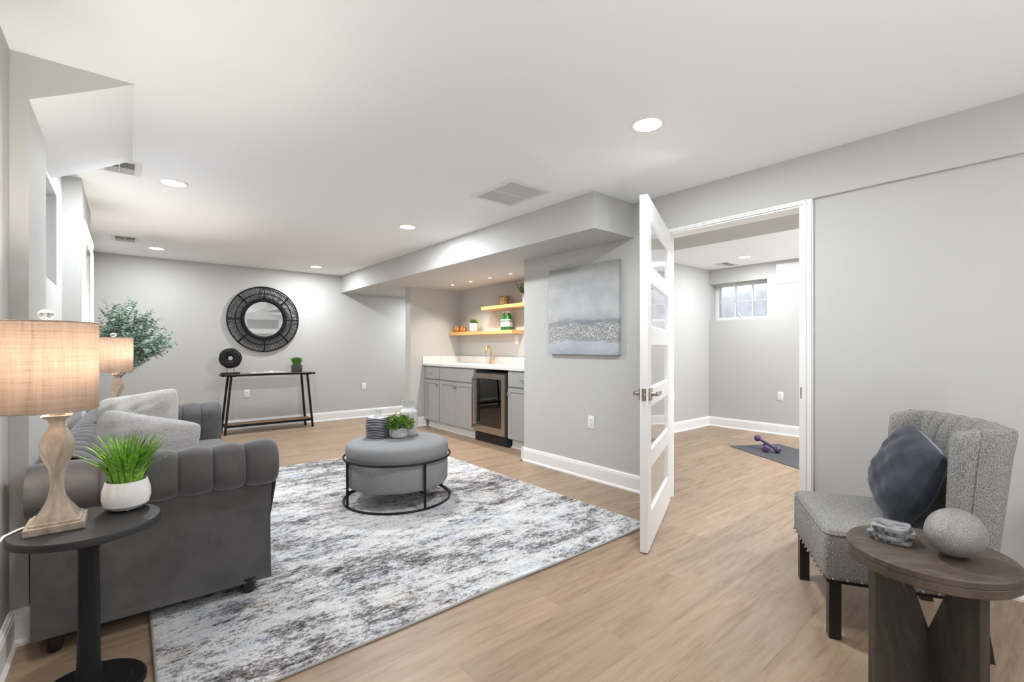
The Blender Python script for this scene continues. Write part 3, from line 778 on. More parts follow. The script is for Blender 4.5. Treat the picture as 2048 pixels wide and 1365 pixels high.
def leafy(bm, c, rad, n, ls, flat=0.55, zmin=-0.2):
    for k in range(n):
        d = Vector((random.gauss(0, 1), random.gauss(0, 1), abs(random.gauss(0, 1)) * .8 + zmin)).normalized() * random.uniform(.45, 1)
        p = Vector(c) + Vector((d.x * rad[0], d.y * rad[1], d.z * rad[2]))
        q = (d + Vector((random.uniform(-.6, .6), random.uniform(-.6, .6), random.uniform(-.2, .6)))).normalized()
        leaf(bm, p, q, ls * random.uniform(.7, 1.2), flat)
def leaf(bm, p, d, l, w):
    d = d.normalized(); s_ = d.cross(Vector((random.uniform(-1, 1), random.uniform(-1, 1), random.uniform(-1, 1)))).normalized(); n_ = d.cross(s_)
    a = p; e = p + d * l; m1 = p + d * l * .45 + s_ * l * w / 2 + n_ * l * .08; m2 = p + d * l * .45 - s_ * l * w / 2 + n_ * l * .08; m0 = p + d * l * .5
    bm.add([tuple(a), tuple(m1), tuple(e), tuple(m2), tuple(m0)], [(0, 1, 4), (1, 2, 4), (2, 3, 4), (3, 0, 4)])
pl = thing('potted_plant', 'small bushy green plant in a dimpled pale stone pot on the ottoman', 'plant', (1.646, 3.385, OZ))
b = MB(); b.lathe([(.02, 0), (.050, 0), (.062, .012), (.066, .04), (.060, .066), (.050, .080), (.046, .080), (.048, .07)], 40, False); b.obj('pot', 'linen_pot', pl)
b = MB(); b.lathe([(.001, .070), (.048, .070)], 24, False); b.obj('soil', 'soil', pl)
b = MB(); leafy(b, (0, 0, .095), (.115, .115, .085), 520, .026, .7); leafy(b, (0, 0, .09), (.05, .05, .05), 120, .026, .7); b.obj('foliage', 'boxwood', pl, smooth=None, fix=False)
b = MB()
for k in range(26):
    a = random.uniform(0, 2 * pi); r_ = random.uniform(.03, .09); b.tube([(0, 0, .07), (r_ * .5 * cos(a), r_ * .5 * sin(a), .11), (r_ * cos(a), r_ * sin(a), random.uniform(.11, .16))], .0012, 5)
b.obj('stems', 'stem', pl)

# ================================================================== sofa
sofa = thing('sofa', 'charcoal velvet channel-tufted sofa with rolled arms against the left wall', 'sofa', (-0.288, 2.385, 0.0115), radians(-1.1))
SD, SL = .84, 2.26      # depth along x, length along y
AR, AZ = .105, .612     # arm roll radius, centre height
def chan(t, n, depth):  # bulge between seams, 0 at a seam
    s = (t * n) % 1.0; return -depth * (1 - min(1, sin(pi * s) * 2.2) ** .6) if 0 < t * n < n else -depth * .2
def arm(side):
    # side -1 : near arm (outer side toward -y), +1 : far arm
    yc = .112 if side < 0 else SL - .112
    prof = []                                  # (outward, z) from under the roll outside, over the top, down the inside
    for k in range(0, 21):
        a = radians(-68 + 248 * k / 20)        # angle from outward horizontal
        prof.append((cos(a) * AR, AZ + sin(a) * AR * 1.02))
    prof += [(-AR * 1.0, .50), (-AR * .98, .42), (-AR * .95, .33)]
    seams = [0, .205, .33, .455, .58, .705, .84]
    b = MB(); NU = 169
    def fn(u, v):
        x = u * SD
        i = min(len(prof) - 1, int(v * (len(prof) - 1) + .5)); o, z_ = prof[i]
        k = 0
        while k < len(seams) - 2 and x > seams[k + 1]: k += 1
        s = (x - seams[k]) / (seams[k + 1] - seams[k])
        bulge = (max(0, sin(pi * s)) ** .42)
        if k == len(seams) - 2 and s > .5: bulge = 1 - (max(0, (s - .5) * 2)) ** 5 * .75
        if k == 0 and s < .5: bulge = 1 - ((.5 - s) * 2) ** 5 * .3
        sh = 1 - .165 * (1 - bulge)
        cz = AZ if z_ > AZ - AR else z_
        if i <= 20: o2 = o * sh; z2 = AZ + (z_ - AZ) * sh
        else: o2 = o * sh; z2 = z_
        return (x, yc + o2 * side, z2)
    b.grid(fn, NU, len(prof))
    # front cap, slightly domed
    for xe, sg in ((SD, 1), (0, -1)):
        ring = [fn(1.0 if sg > 0 else 0.0, j / (len(prof) - 1)) for j in range(len(prof))]
        n = len(ring); c_ = (xe + .012 * sg, yc, AZ - .05)
        b.add(ring + [c_], [(j, j + 1, n) for j in range(n - 1)] + [(n - 1, 0, n)])
    return b.obj('arm', 'velvet', sofa, smooth=70)
arm(-1); arm(1)
for side in (-1, 1):
    y0 = .10 if side < 0 else SL - .10
    b = MB()
    def fp(u, v, y0=y0, side=side):
        z_ = .055 + v * (.535 - .055)
        o = .028 + .016 * sin(pi * min(1, v * 1.2)) - .040 * max(0, v - .55) ** 1.3 * -1.3
        o = .002 + .03 * (1 - v) * 0 + .022 * sin(pi * v) * -1 + .04 * max(0, v - .6) ** 1.2
        x = .012 + u * (SD - .03); return (x, y0 + side * (-.02 + o + .022), z_)
    b.grid(fp, 40, 18)
    b.box((.012, min(y0 - side * .10, y0 + side * .0), .06), (SD - .03, max(y0 - side * .10, y0 + side * .0), .52))
    b.obj('side_panel', 'velvet', sofa, smooth=50)
# back with vertical channels over a rolled top
b = MB(); nch = 15; Y0, Y1 = .20, SL - .20
profb = [(.012, .07), (.008, .30), (.0, .56)] + [(.098 + cos(radians(190 - 205 * k / 16)) * .10, .632 + sin(radians(190 - 205 * k / 16)) * .10) for k in range(17)] + [(.185, .56), (.175, .50), (.185, .42), (.19, .33)]
def fb(u, v):
    i = min(len(profb) - 1, int(v * (len(profb) - 1) + .5)); o, z_ = profb[i]
    s = (u * nch) % 1.0; bulge = max(0, sin(pi * s)) ** .45
    if i < 4: bulge = 1
    k = 1 - bulge; cx, cz = .095, .60
    return (o + (cx - o) * .15 * k, Y0 + u * (Y1 - Y0), z_ + (cz - z_) * .13 * k if z_ > .5 else z_)
b.grid(fb, nch * 14 + 1, len(profb)); b.box((.012, .06, .07), (.16, SL - .06, .55)); b.obj('backrest', 'velvet', sofa, smooth=70)
b = MB(); b.rbox((.10, .21, .06), (SD - .02, SL - .21, .30), .02, 3); b.obj('seat_base', 'velvet', sofa)
b = MB(); b.rbox((.17, .215, .28), (SD + .005, SL - .215, .43), .04, 4); b.obj('seat_cushion', 'velvet', sofa)
for lx in (.07, SD - .11):
    for ly in (.13, SL - .13):
        b = MB(); b.at((lx, ly, 0)); b.lathe([(.020, -.0115 if lx < .3 else 0), (.024, .01), (.036, .06), (.042, .075)], 20); b.at(); b.obj('leg', 'blackwood', sofa)

def pillow(name, label, mat, loc, rot, w, h, t, pinch=.06, seed=1, lump=.006):
    random.seed(seed); ph = [random.uniform(0, 6.28) for _ in range(8)]
    b = MB(); n = 34
    def side(sg):
        def fn(u, v):
            x = 2 * u - 1; z_ = 2 * v - 1
            ed = (max(0, 1 - x * x) ** .42) * (max(0, 1 - z_ * z_) ** .42)
            cr = 1 - .075 * abs(x * z_) ** 5; X = x * w / 2 * (1 - pinch * (1 - z_ * z_)) * cr; Z = z_ * h / 2 * (1 - pinch * (1 - x * x)) * cr
            dd = t / 2 * ed + lump * ed * (sin(5 * x + ph[0]) * cos(4 * z_ + ph[1]) + .6 * sin(11 * x + 6 * z_ + ph[2]) + .4 * sin(17 * z_ - 7 * x + ph[3]))
            return (X, sg * max(dd, .0015), Z)
        return fn
    b.grid(side(1), n, n); b.grid(side(-1), n, n)
    o = b.obj(name, mat, None, loc, rot, smooth=80)
    me = o.data; bm = bmesh.new(); bm.from_mesh(me); bmesh.ops.remove_doubles(bm, verts=bm.verts[:], dist=.0032); bm.to_mesh(me); bm.free()
    return o
tag(pillow('throw_pillow', 'pale grey faux-fur throw pillow in front on the sofa, behind the bright green grass', 'fur', (.050, 2.92, .632), (radians(-14), radians(9), radians(-38)), .50, .42, .22, .04, 3, .007), '', 'pillow', 'faux-fur pillows on the sofa')['label'] = 'pale grey faux-fur throw pillow in front on the sofa, behind the bright green grass'
tag(pillow('throw_pillow', '', 'fur2', (.045, 3.50, .685), (radians(-16), radians(-9), radians(-36)), .46, .46, .20, .05, 8, .007), 'ivory faux-fur throw pillow farther back on the sofa, its top corner raised', 'pillow', 'faux-fur pillows on the sofa')

# ================================================================== side tables and lamps
def side_table(loc, label):
    t = thing('side_table', label, 'side table', loc, 0, 'black pedestal tables beside the sofa')
    b = MB(); b.lathe([(.01, .552), (.180, .552), (.196, .558), (.196, .574), (.192, .58), (.01, .58)], 72); b.obj('tabletop', 'dark_table', t)
    b = MB(); b.lathe([(.042, .018), (.036, .05), (.031, .12), (.029, .30), (.027, .48), (.034, .53), (.050, .553)], 40); b.obj('pedestal', 'black', t)
    b = MB(); b.lathe([(.01, 0), (.150, 0), (.155, .006), (.155, .014), (.148, .02), (.115, .021), (.113, .026), (.045, .028), (.01, .028)], 64); b.obj('base', 'black', t)
    return t
side_table((-0.100, 2.125, 0), 'round black pedestal table in the left foreground holding a lamp and grass pot')
side_table((-0.075, 5.13, 0), 'round black pedestal table behind the far arm of the sofa under a lamp')

def lamp(loc, label, rz=0, watts=LAMP_W):
    t = thing('table_lamp', label, 'table lamp', loc, rz, 'pair of champagne table lamps')
    b = MB(); b.rbox((-.072, -.072, 0), (.072, .072, .024), .002, 1); b.rbox((-.062, -.062, .022), (.062, .062, .032), .002, 1); b.obj('base', 'lampwood', t)
    prof = [(0.0, .056, 0), (.02, .045, 0), (.045, .032, 2), (.075, .022, 6), (.105, .0165, 12), (.14, .0150, 22), (.17, .0180, 34), (.20, .0265, 46), (.225, .0325, 55), (.25, .0345, 63), (.275, .0310, 71), (.30, .0240, 79), (.315, .0190, 84), (.325, .0180, 87), (.338, .023, 90), (.348, .034, 90), (.352, .037, 90)]
    prof = [(z_ * .955, r_, tw) for z_, r_, tw in prof]
    b = MB(); vs = []; fs = []; n = 32
    for z_, r_, tw in prof:
        for k in range(n):
            a = 2 * pi * k / n; c_, s_ = cos(a), sin(a)
            q = 1 / max(abs(c_), abs(s_)); q = 1 + (q - 1) * (.92 if z_ < .05 or z_ > .33 else .75)
            x, y = r_ * q * c_, r_ * q * s_; tr = radians(tw)
            vs.append((x * cos(tr) - y * sin(tr), x * sin(tr) + y * cos(tr), z_ + .032))
    for i in range(len(prof) - 1):
        for k in range(n): fs.append((i * n + k, i * n + (k + 1) % n, (i + 1) * n + (k + 1) % n, (i + 1) * n + k))
    fs.append(tuple(range(n))[::-1]); fs.append(tuple(range((len(prof) - 1) * n, len(prof) * n))); b.add(vs, fs); b.obj('lamp_body', 'lampwood', t, smooth=40)
    b = MB(); b.lathe([(.017, .366), (.019, .368), (.019, .43), (.012, .44)], 24); b.obj('socket_collar', 'lampwood', t)
    ox = -.026; R_ = .13; z0, z1 = .385, .675
    b = MB(); b.at((ox, 0, 0)); b.lathe([(R_, z0), (R_, z1), (R_ - .0015, z1), (R_ - .0015, z0)], 64, False)
    sh = b.obj('lamp_shade', 'shade', t)
    for zr in (z0 + .002, z1 - .002): b = MB(); b.ring((ox, 0, zr), R_, .0022, k=6); b.obj('shade_rim', 'lampwood', sh)
    b = MB(); aa = radians(188); b.at((ox, 0, 0))
    b.grid(lambda u, v: ((R_ + .0012) * cos(aa + u * .045), (R_ + .0012) * sin(aa + u * .045), z0 + v * (z1 - z0)), 3, 2); b.obj('shade_seam', 'seam', sh, fix=False)
    b = MB(); b.tube([(ox - .055, 0, .43), (ox - .065, 0, .52), (ox - .04, 0, .64), (ox, 0, .668), (ox + .04, 0, .64), (ox + .065, 0, .52), (ox + .055, 0, .43)], .002, 6)
    for k in range(3): a = k * 2 * pi / 3; b.cyl((ox, 0, z1 - .006), (ox + cos(a) * R_, sin(a) * R_, z1 - .003), .0015, 6)
    b.obj('harp', 'nickel', t)
    b = MB(); b.cyl((ox, 0, .668), (ox, 0, .685), .004, 10); b.sphere((ox, 0, .698), (.021, .021, .017), 28, 16); b.obj('finial', 'crystal', t)
    b = MB(); b.sphere((0, 0, .50), (.028, .028, .036), 20, 12); b.obj('bulb', 'bulb', t)
    ld = bpy.data.lights.new('bulb', 'POINT'); ld.energy = watts; ld.color = (1.0, 0.91, 0.80); ld.shadow_soft_size = .035
    lo = bpy.data.objects.new('bulb_light', ld); COL.objects.link(lo); lo.parent = t; lo.location = (-.012, 0, .55)
    return t
LZ = .58
la = lamp((-0.178, 2.135, LZ), 'lit table lamp in the left foreground with linen drum shade and twisted body')
b = MB(); b.tube([(-.05, .05, .006), (-.09, .03, .004), (-.118, -.02, .003), (-.122, -.070, .001), (-.150, -.10, -.04), (-.163, -.105, -.15), (-.165, -.105, -.572)], .004, 8); b.obj('power_cord', 'cord', la)
lamp((-0.063, 5.116, LZ), 'lit table lamp farther away beyond the sofa, in front of the eucalyptus', watts=LAMP_W * 1.05)

def blades(bm, n, r0, h, spread, w, seed, zb=0, hmin=.55):
    random.seed(seed)
    for k in range(n):
        a = random.uniform(0, 2 * pi); r_ = r0 * sqrt(random.random()); hh = h * random.uniform(hmin, 1)
        out = (r_ / r0) * spread * random.uniform(.4, 1.15) + random.uniform(0, .01); a2 = a + random.uniform(-.5, .5)
        d = Vector((cos(a2), sin(a2), 0)); s_ = Vector((-sin(a2 + random.uniform(-.8, .8)), cos(a2), 0)).normalized()
        p0 = Vector((r_ * cos(a), r_ * sin(a), zb)); vs = []; m_ = 7
        for i in range(m_):
            t = i / (m_ - 1); p = p0 + d * out * t ** 1.9 + Vector((0, 0, hh * (t - .18 * t ** 3 * (out / max(spread, .001)))))
            ww = w * (1 - t ** 2.2) * .5 + .0003
            vs += [tuple(p - s_ * ww), tuple(p + d * ww * .35), tuple(p + s_ * ww)]
        fs = []
        for i in range(m_ - 1):
            for j in range(2): fs.append((i * 3 + j, i * 3 + j + 1, i * 3 + 3 + j + 1, i * 3 + 3 + j))
        bm.add(vs, fs)
gp = thing('potted_grass', 'bright green artificial grass in a white bowl pot on the left foreground table', 'plant', (-0.002, 2.215, LZ))
b = MB(); b.lathe([(.02, .006), (.050, .006), (.066, .020), (.072, .045), (.070, .075), (.062, .104), (.058, .106), (.064, .075), (.062, .06)], 48, False)
for k in range(3): a = k * 2.09 + .6; b.sphere((cos(a) * .04, sin(a) * .04, .005), .005, 10, 6)
b.obj('pot', 'ceramic', gp)
b = MB(); b.lathe([(.001, .088), (.062, .088)], 24, False); b.obj('soil', 'soil', gp)
b = MB(); blades(b, 150, .048, .205, .125, .0115, 4, .088, .55); b.obj('grass_blades', 'grass', gp, smooth=60, fix=False)
b = MB(); blades(b, 16, .040, .215, .15, .0115, 9, .088, .8); b.obj('dark_blades', 'grass2', gp, smooth=60, fix=False)

# eucalyptus in a slim floor vase
eu = thing('eucalyptus_arrangement', 'leafy grey-green eucalyptus branches in a slim dark vase behind the far lamp', 'plant', (-0.070, 5.60, 0))
b = MB(); b.lathe([(.02, 0), (.08, 0), (.088, .05), (.088, .40), (.070, .55), (.030, .66), (.024, .74), (.028, .86), (.024, .86), (.02, .74)], 32, False); b.obj('vase', 'concrete_dark', eu)
random.seed(21); sb = MB(); lb = MB()
def euc_leaf(p, d, l):
    d = d.normalized(); s_ = d.cross(Vector((random.uniform(-.3, .3), random.uniform(-.3, .3), 1))).normalized(); n_ = d.cross(s_)
    pts = [p, p + d * l * .3 + s_ * l * .30, p + d * l * .7 + s_ * l * .33, p + d * l, p + d * l * .7 - s_ * l * .33, p + d * l * .3 - s_ * l * .30, p + d * l * .5 + n_ * l * .08]
    lb.add([tuple(q) for q in pts], [(i, (i + 1) % 6, 6) for i in range(6)])
ends = [(.10, -.03, 1.63), (-.02, .05, 1.57), (-.10, .02, 1.60), (.02, -.06, 1.50), (.20, -.02, 1.50), (.30, -.08, 1.53), (.36, -.02, 1.45), (.27, .05, 1.40), (.33, -.12, 1.25), (.42, -.06, 1.22), (.47, 0.0, 1.30), (.49, -.10, 1.20), (.50, .02, 1.22),
        (.35, .04, 1.12), (.10, .08, 1.45), (-.15, -.04, 1.45), (.05, -.10, 1.36), (.16, -.10, 1.35), (-.08, .08, 1.40), (.24, .08, 1.30), (.18, .02, 1.42), (0, 0, 1.40), (-.12, .06, 1.30), (.10, .10, 1.30), (.22, -.12, 1.22), (.40, .05, 1.36)]
random.seed(22); ends = [(x * .86, y, z) for x, y, z in ends] + [(x * .7 + random.uniform(-.09, .05), y + random.uniform(-.1, .1), z - random.uniform(.02, .12)) for x, y, z in ends]
for ex, ey, ez in ends:
    p0 = Vector((0, 0, .84)); p2 = Vector((ex, ey, ez)); p1 = Vector((ex * .25, ey * .3, .84 + (ez - .84) * .62 + (.06 if ex > .25 else 0)))
    pts = [p0 * (1 - t) ** 2 + p1 * 2 * t * (1 - t) + p2 * t * t for t in [i / 22 for i in range(23)]]
    sb.tube(pts, [.0028 * (1 - .6 * i / 22) for i in range(23)], 5)
    for i in range(7, 23):
        t_ = (pts[i] - pts[i - 1]).normalized(); a = i * 1.57 + random.uniform(-.3, .3)
        u_ = t_.cross(Vector((0, 1, .2))).normalized(); w_ = t_.cross(u_)
        for s_ in (0, pi):
            d = (u_ * cos(a + s_) + w_ * sin(a + s_)) * .9 + t_ * .45
            euc_leaf(pts[i], d, random.uniform(.042, .060) * (1 - .35 * max(0, (i - 14) / 8)))
    for q in range(3):
        i = random.randint(9, 17); t_ = (pts[i] - pts[i - 1]).normalized(); dd = (t_ + Vector((random.uniform(-.9, .9), random.uniform(-.9, .9), random.uniform(-.1, .6)))).normalized()
        br = [pts[i] + dd * .025 * j for j in range(6)]; sb.tube(br, .0014, 4)
        for j in range(1, 6):
            for s_ in (-1, 1): euc_leaf(br[j], dd * .4 + dd.cross(Vector((0, .3, 1))).normalized() * s_, random.uniform(.036, .048))
sb.obj('stems', 'stem', eu); lb.obj('foliage', 'euca', eu, smooth=None, fix=False)

# ================================================================== console table and what stands on it
CT = thing('console_table', 'narrow console table with rustic wood top and black slanted legs', 'console table', (0, 0, 0))
X0, X1, YA, YB, ZT = .965, 2.150, 7.17, 7.43, .81
b = MB(); b.rbox((X0 + .012, YA + .012, ZT - .016), (X1 - .012, YB - .008, ZT), .002, 1); b.obj('tabletop', 'rustic', CT)
b = MB(); b.box((X0, YA, ZT - .028), (X1, YA + .014, ZT - .002)); b.box((X0, YB - .01, ZT - .028), (X1, YB, ZT - .002)); b.box((X0, YA, ZT - .028), (X0 + .014, YB, ZT - .002)); b.box((X1 - .014, YA, ZT - .028), (X1, YB, ZT - .002)); b.obj('top_frame', 'black', CT, smooth=None)
legs = [((1.075, YA + .035), (1.0, YA + .02)), ((1.065, YB - .03), (.985, YB - .01)), ((2.045, YA + .035), (2.118, YA + .02)), ((2.015, YB - .03), (2.080, YB - .01))]
def bar(bm, p0, p1, w, d):
    p0, p1 = Vector(p0), Vector(p1)
    vs = []
    for p in (p0, p1): vs += [(p.x - w, p.y - d, p.z), (p.x + w, p.y - d, p.z), (p.x + w, p.y + d, p.z), (p.x - w, p.y + d, p.z)]
    bm.add(vs, [(0, 3, 2, 1), (4, 5, 6, 7), (0, 1, 5, 4), (1, 2, 6, 5), (2, 3, 7, 6), (3, 0, 4, 7)])
for (tx, ty), (bx, by) in legs:
    b = MB(); bar(b, (bx, by, 0.001), (tx, ty, ZT - .026), .0135, .012); b.obj('leg', 'black', CT, smooth=None)
for xx in (1.07, 2.03):
    b = MB(); b.box((xx - .03 * 0 - .04, YA + .02, ZT - .036), (xx + .06, YA + .05, ZT - .026)); b.box((xx - .012, YA + .02, ZT - .038), (xx + .012, YB - .02, ZT - .026)); b.obj('bracket', 'black', CT, smooth=None)
b = MB(); b.rbox((1.02, YA + .03, .118), (2.10, YB - .02, .132), .002, 1); b.obj('lower_shelf', 'rustic', CT)
b = MB(); b.box((1.0, YA + .012, .095), (2.115, YA + .03, .128)); b.box((.99, YB - .022, .095), (2.09, YB - .006, .128)); b.box((1.0, YA + .03, .095), (1.018, YB - .02, .12)); b.box((2.09, YA + .03, .095), (2.108, YB - .02, .12)); b.obj('shelf_frame', 'black', CT, smooth=None)

scu = thing('ring_sculpture', 'black carved ring sculpture with centre hole on a stand, on the console table', 'sculpture', (1.075, 7.27, ZT), radians(4))
b = MB(); b.rbox((-.11, -.03, 0), (.11, .03, .026), .002, 1); b.obj('plinth', 'resin', scu)
for sx in (-.042, .042): b = MB(); b.cyl((sx, 0, .02), (sx, 0, .115), .0035, 8); b.obj('rod', 'black', scu)
b = MB(); b.at((0, 0, .218), (0, 0, radians(-22)))
def fs_(u, v):
    A = 2 * pi * u; B = 2 * pi * v; Rm, rm = .082, .052
    r2 = rm * (1 + .10 * sin(7 * B + 6 * A))
    rr = Rm + r2 * cos(B); yy = .34 * r2 * sin(B) * 1.5
    return (rr * cos(A), yy, rr * sin(A))
b.grid(fs_, 96, 48, True, True); b.at(); b.obj('carved_ring', 'resin', scu, smooth=80)

bk = thing('open_book', 'open book with white pages and dark photos lying on the console table', 'book', (1.555, 7.27, ZT), radians(2))
for s_ in (-1, 1):
    b = MB()
    def fpg(u, v, s_=s_): x = s_ * u * .235; return (x, -.10 + v * .20, .006 + .026 * sin(pi * min(1, u * 1.0) ** .62) * (1 - .35 * u) + .004 * (1 - u))
    b.grid(fpg, 24, 4); b.grid(lambda u, v, s_=s_: (s_ * u * .235, -.10 + v * .20, .0045), 24, 4)
    for vv in (0, 1): b.grid(lambda u, v, s_=s_, vv=vv: tuple(Vector(fpg(u, vv)) * 1.0 + Vector((0, 0, (.0045 - fpg(u, vv)[2]) * v))), 24, 2)
    b.grid(lambda u, v: tuple(Vector(fpg(1, u)) + Vector((0, 0, (.0045 - fpg(1, u)[2]) * v))), 4, 2); b.obj('pages', 'paper', bk, fix=False)
    b = MB(); b.grid(lambda u, v, s_=s_: (lambda p: (p[0], -.07 + v * .14, p[2] + .0012))(fpg(.18 + u * (.55 if s_ < 0 else .62), v)), 14, 3); b.obj('photo_print', 'bookprint', bk, fix=False)
b = MB(); b.box((-.242, -.105, 0), (.242, .105, .004)); b.obj('book_cover', 'cover', bk, smooth=None)

sg = thing('potted_grass', 'short green grass in a dark grey square pot at the right end of the console', 'plant', (1.925, 7.30, ZT))
b = MB(); b.rbox((-.062, -.055, 0), (.062, .055, .105), .006, 2); b.obj('pot', 'concrete_dark', sg)
b = MB(); b.box((-.055, -.048, .104), (.055, .048, .108)); b.obj('soil', 'soil', sg, smooth=None)
b = MB(); blades(b, 420, .05, .135, .055, .006, 14, .106, .65); b.obj('grass_blades', 'grass2', sg, smooth=60, fix=False)

# ================================================================== round mirror
mi = thing('wall_mirror', 'round mirror in a wide black rattan sunburst frame on the back wall', 'mirror', (1.546, 7.6, 1.588))
b = MB(); b.ring((0, -.030, 0), .470, .0095, 'y', 96); b.obj('outer_ring', 'rattan', mi)
b = MB(); b.ring((0, -.060, 0), .372, .008, 'y', 96); b.obj('middle_ring', 'rattan', mi)
b = MB()
for r_ in (.262, .274, .286, .297): b.ring((0, -.042 - (.01 if .27 < r_ < .29 else 0), 0), r_, .009, 'y', 96)
b.obj('inner_ring', 'rattan', mi)
b = MB(); b.at((0, 0, 0), (radians(90), 0, 0)); b.lathe([(.001, .034), (.262, .034), (.262, .026), (.001, .026)], 96); b.obj('mirror_glass', 'mirror', mi)
b = MB(); b.at((0, 0, 0), (radians(90), 0, 0)); b.lathe([(.001, .024), (.285, .024), (.285, .002), (.001, .002)], 64); b.obj('backing_board', 'black', mi)
b = MB(); random.seed(2); n = 124
for k in range(n):
    a = 2 * pi * k / n
    b.cyl((cos(a) * .29, -.045, sin(a) * .29), (cos(a) * .372, -.060, sin(a) * .372), .0042, 5)
    a2 = a + random.uniform(-.003, .003); b.cyl((cos(a2) * .368, -.058, sin(a2) * .368), (cos(a2) * .470, -.030, sin(a2) * .470), .0047, 5)
b.obj('rattan_weave', 'rattan', mi)
for k in range(8):
    a = 2 * pi * k / 8; b = MB(); b.tube([(cos(a) * .28, -.048, sin(a) * .28), (cos(a) * .372, -.066, sin(a) * .372), (cos(a) * .472, -.034, sin(a) * .472)], [.010, .009, .012], 8); b.obj('spoke', 'rattan', mi)
b = MB(); b.cyl((0, -.024, .2), (0, 0, .2), .01, 8); b.obj('hanger', 'black', mi)

# ================================================================== painting
pa = thing('canvas_painting', 'square abstract grey and white canvas painting with a silvery band on the partition wall', 'painting', (XW, 2.815, 1.108))
b = MB(); b.rbox((-.036, -.413, 0), (-.001, .413, .80), .002, 1); b.obj('canvas', 'painting', pa)

# ================================================================== wet bar
XC = 3.43                       # cabinet face plane
YL = 6.2
def front(bm, y0, y1, z0, z1, x=XC, t=.019, shaker=True, fr=.05):
    if shaker:
        bm.box((x - t, y0, z0), (x, y0 + fr, z1)); bm.box((x - t, y1 - fr, z0), (x, y1, z1)); bm.box((x - t, y0 + fr, z0), (x, y1 - fr, z0 + fr)); bm.box((x - t, y0 + fr, z1 - fr), (x, y1 - fr, z1))
        bm.box((x - t + .010, y0 + fr, z0 + fr), (x, y1 - fr, z1 - fr))
        for yy, s_ in ((y0 + fr, 1), (y1 - fr, -1)): bm.add([(x - t, yy, z0 + fr), (x - t, yy, z1 - fr), (x - t + .010, yy + s_ * .007, z1 - fr), (x - t + .010, yy + s_ * .007, z0 + fr)], [(0, 1, 2, 3)])
    else: bm.rbox((x - t, y0, z0), (x, y1, z1), .004, 2)
def pull(par, y, z, vert, mat='nickel'):
    b = MB(); x = XC - .019
    b.cyl((x, y, z), (x - .024, y, z), .005, 10)
    d = .022
    b.cyl((x - .026, y - (0 if vert else d), z - (d if vert else 0)), (x - .026, y + (0 if vert else d), z + (d if vert else 0)), .0055, 10)
    return b.obj('handle', mat, par)
TK = .105
def cabinet(name, label, y0, y1, doors, drawer, falsef=False):
    c = thing(name, label, 'cabinet', (0, 0, 0), 0, 'grey shaker bar cabinets')
    b = MB()
    if falsef: b.box((XC, y0, TK), (4.05, y1, .745)); b.box((XC, y0, .745), (XC + .02, y1, .908)); b.box((4.03, y0, .745), (4.05, y1, .908)); b.box((XC + .02, y0, .745), (4.03, y0 + .02, .908)); b.box((XC + .02, y1 - .02, .745), (4.03, y1, .908))
    else: b.box((XC, y0, TK), (4.05, y1, .908))
    b.box((XC + .07, y0, 0), (4.05, y1, TK)); b.obj('cabinet_body', 'cab', c, smooth=None)
    b = MB(); b.box((XC + .058, y0, 0), (XC + .07, y1, TK)); b.box((XC + .044, y0, 0), (XC + .058, y1, .018)); b.obj('toe_kick', 'trim', c, smooth=None)
    zt = .885; zd = .72; g = .012
    b = MB(); front(b, y0 + g, y1 - g, zd, zt, shaker=False)
    dr = b.obj('drawer' if drawer else 'false_front', 'cab', c, smooth=None)
    if drawer: pull(dr, (y0 + y1) / 2, (zd + zt) / 2, False)
    n = doors; wd = (y1 - y0 - 2 * g) / n
    for k in range(n):
        a0 = y0 + g + wd * k + (.0015 if k else 0); a1 = y0 + g + wd * (k + 1) - (.0015 if k < n - 1 else 0)
        b = MB(); front(b, a0, a1, TK + .012, zd - .018, fr=.045); d = b.obj('door', 'cab', c, smooth=None)
        if n == 2: py = a1 - .022 if k == 0 else a0 + .022
        else: py = a0 + .024 if name_left[0] else a1 - .024
        pull(d, py, zd - .085, True)
    return c
name_left = [True]
cabinet('base_cabinet', 'grey shaker cabinet with one drawer and door at the left end of the bar', 5.735, 6.17, 1, True)
cabinet('base_cabinet', 'wide grey shaker sink cabinet with two doors under the faucet', 4.875, 5.735, 2, False, True)
name_left[0] = False
cabinet('base_cabinet', 'grey shaker cabinet with drawer between the wine fridge and the partition wall', 3.66, 4.205, 1, True)
b = MB(); b.box((XC - .002, 6.17, TK), (XC + .02, 6.2, .908)); struct(b.obj('trim_3', 'cab', smooth=None))
b = MB(); b.box((XC - .002, 3.631, TK), (XC + .02, 3.66, .908)); struct(b.obj('trim_4', 'cab', smooth=None))

fr_ = thing('wine_fridge', 'stainless steel framed undercounter beverage fridge with dark glass door', 'fridge', (0, 0, 0))
fy0, fy1 = 4.215, 4.865
b = MB(); b.box((XC + .01, fy0, .02), (4.02, fy0 + .02, .87)); b.box((XC + .01, fy1 - .02, .02), (4.02, fy1, .87)); b.box((XC + .01, fy0, .84), (4.02, fy1, .87)); b.box((XC + .01, fy0, .10), (4.02, fy1, .13)); b.box((4.0, fy0, .02), (4.02, fy1, .87)); b.box((XC + .01, fy0, 0), (XC + .4, fy1, .02)); b.obj('fridge_body', 'fridgeblack', fr_, smooth=None)
b = MB(); x0, x1 = XC - .045, XC + .006; f = .062
b.box((x0, fy0 + .012, .125), (x1, fy0 + .012 + f, .852)); b.box((x0, fy1 - .012 - f, .125), (x1, fy1 - .012, .852)); b.box((x0, fy0 + .012 + f, .125), (x1, fy1 - .012 - f, .125 + f + .02)); b.box((x0, fy0 + .012 + f, .852 - f), (x1, fy1 - .012 - f, .852))
d = b.obj('fridge_door', 'steel', fr_, smooth=None)
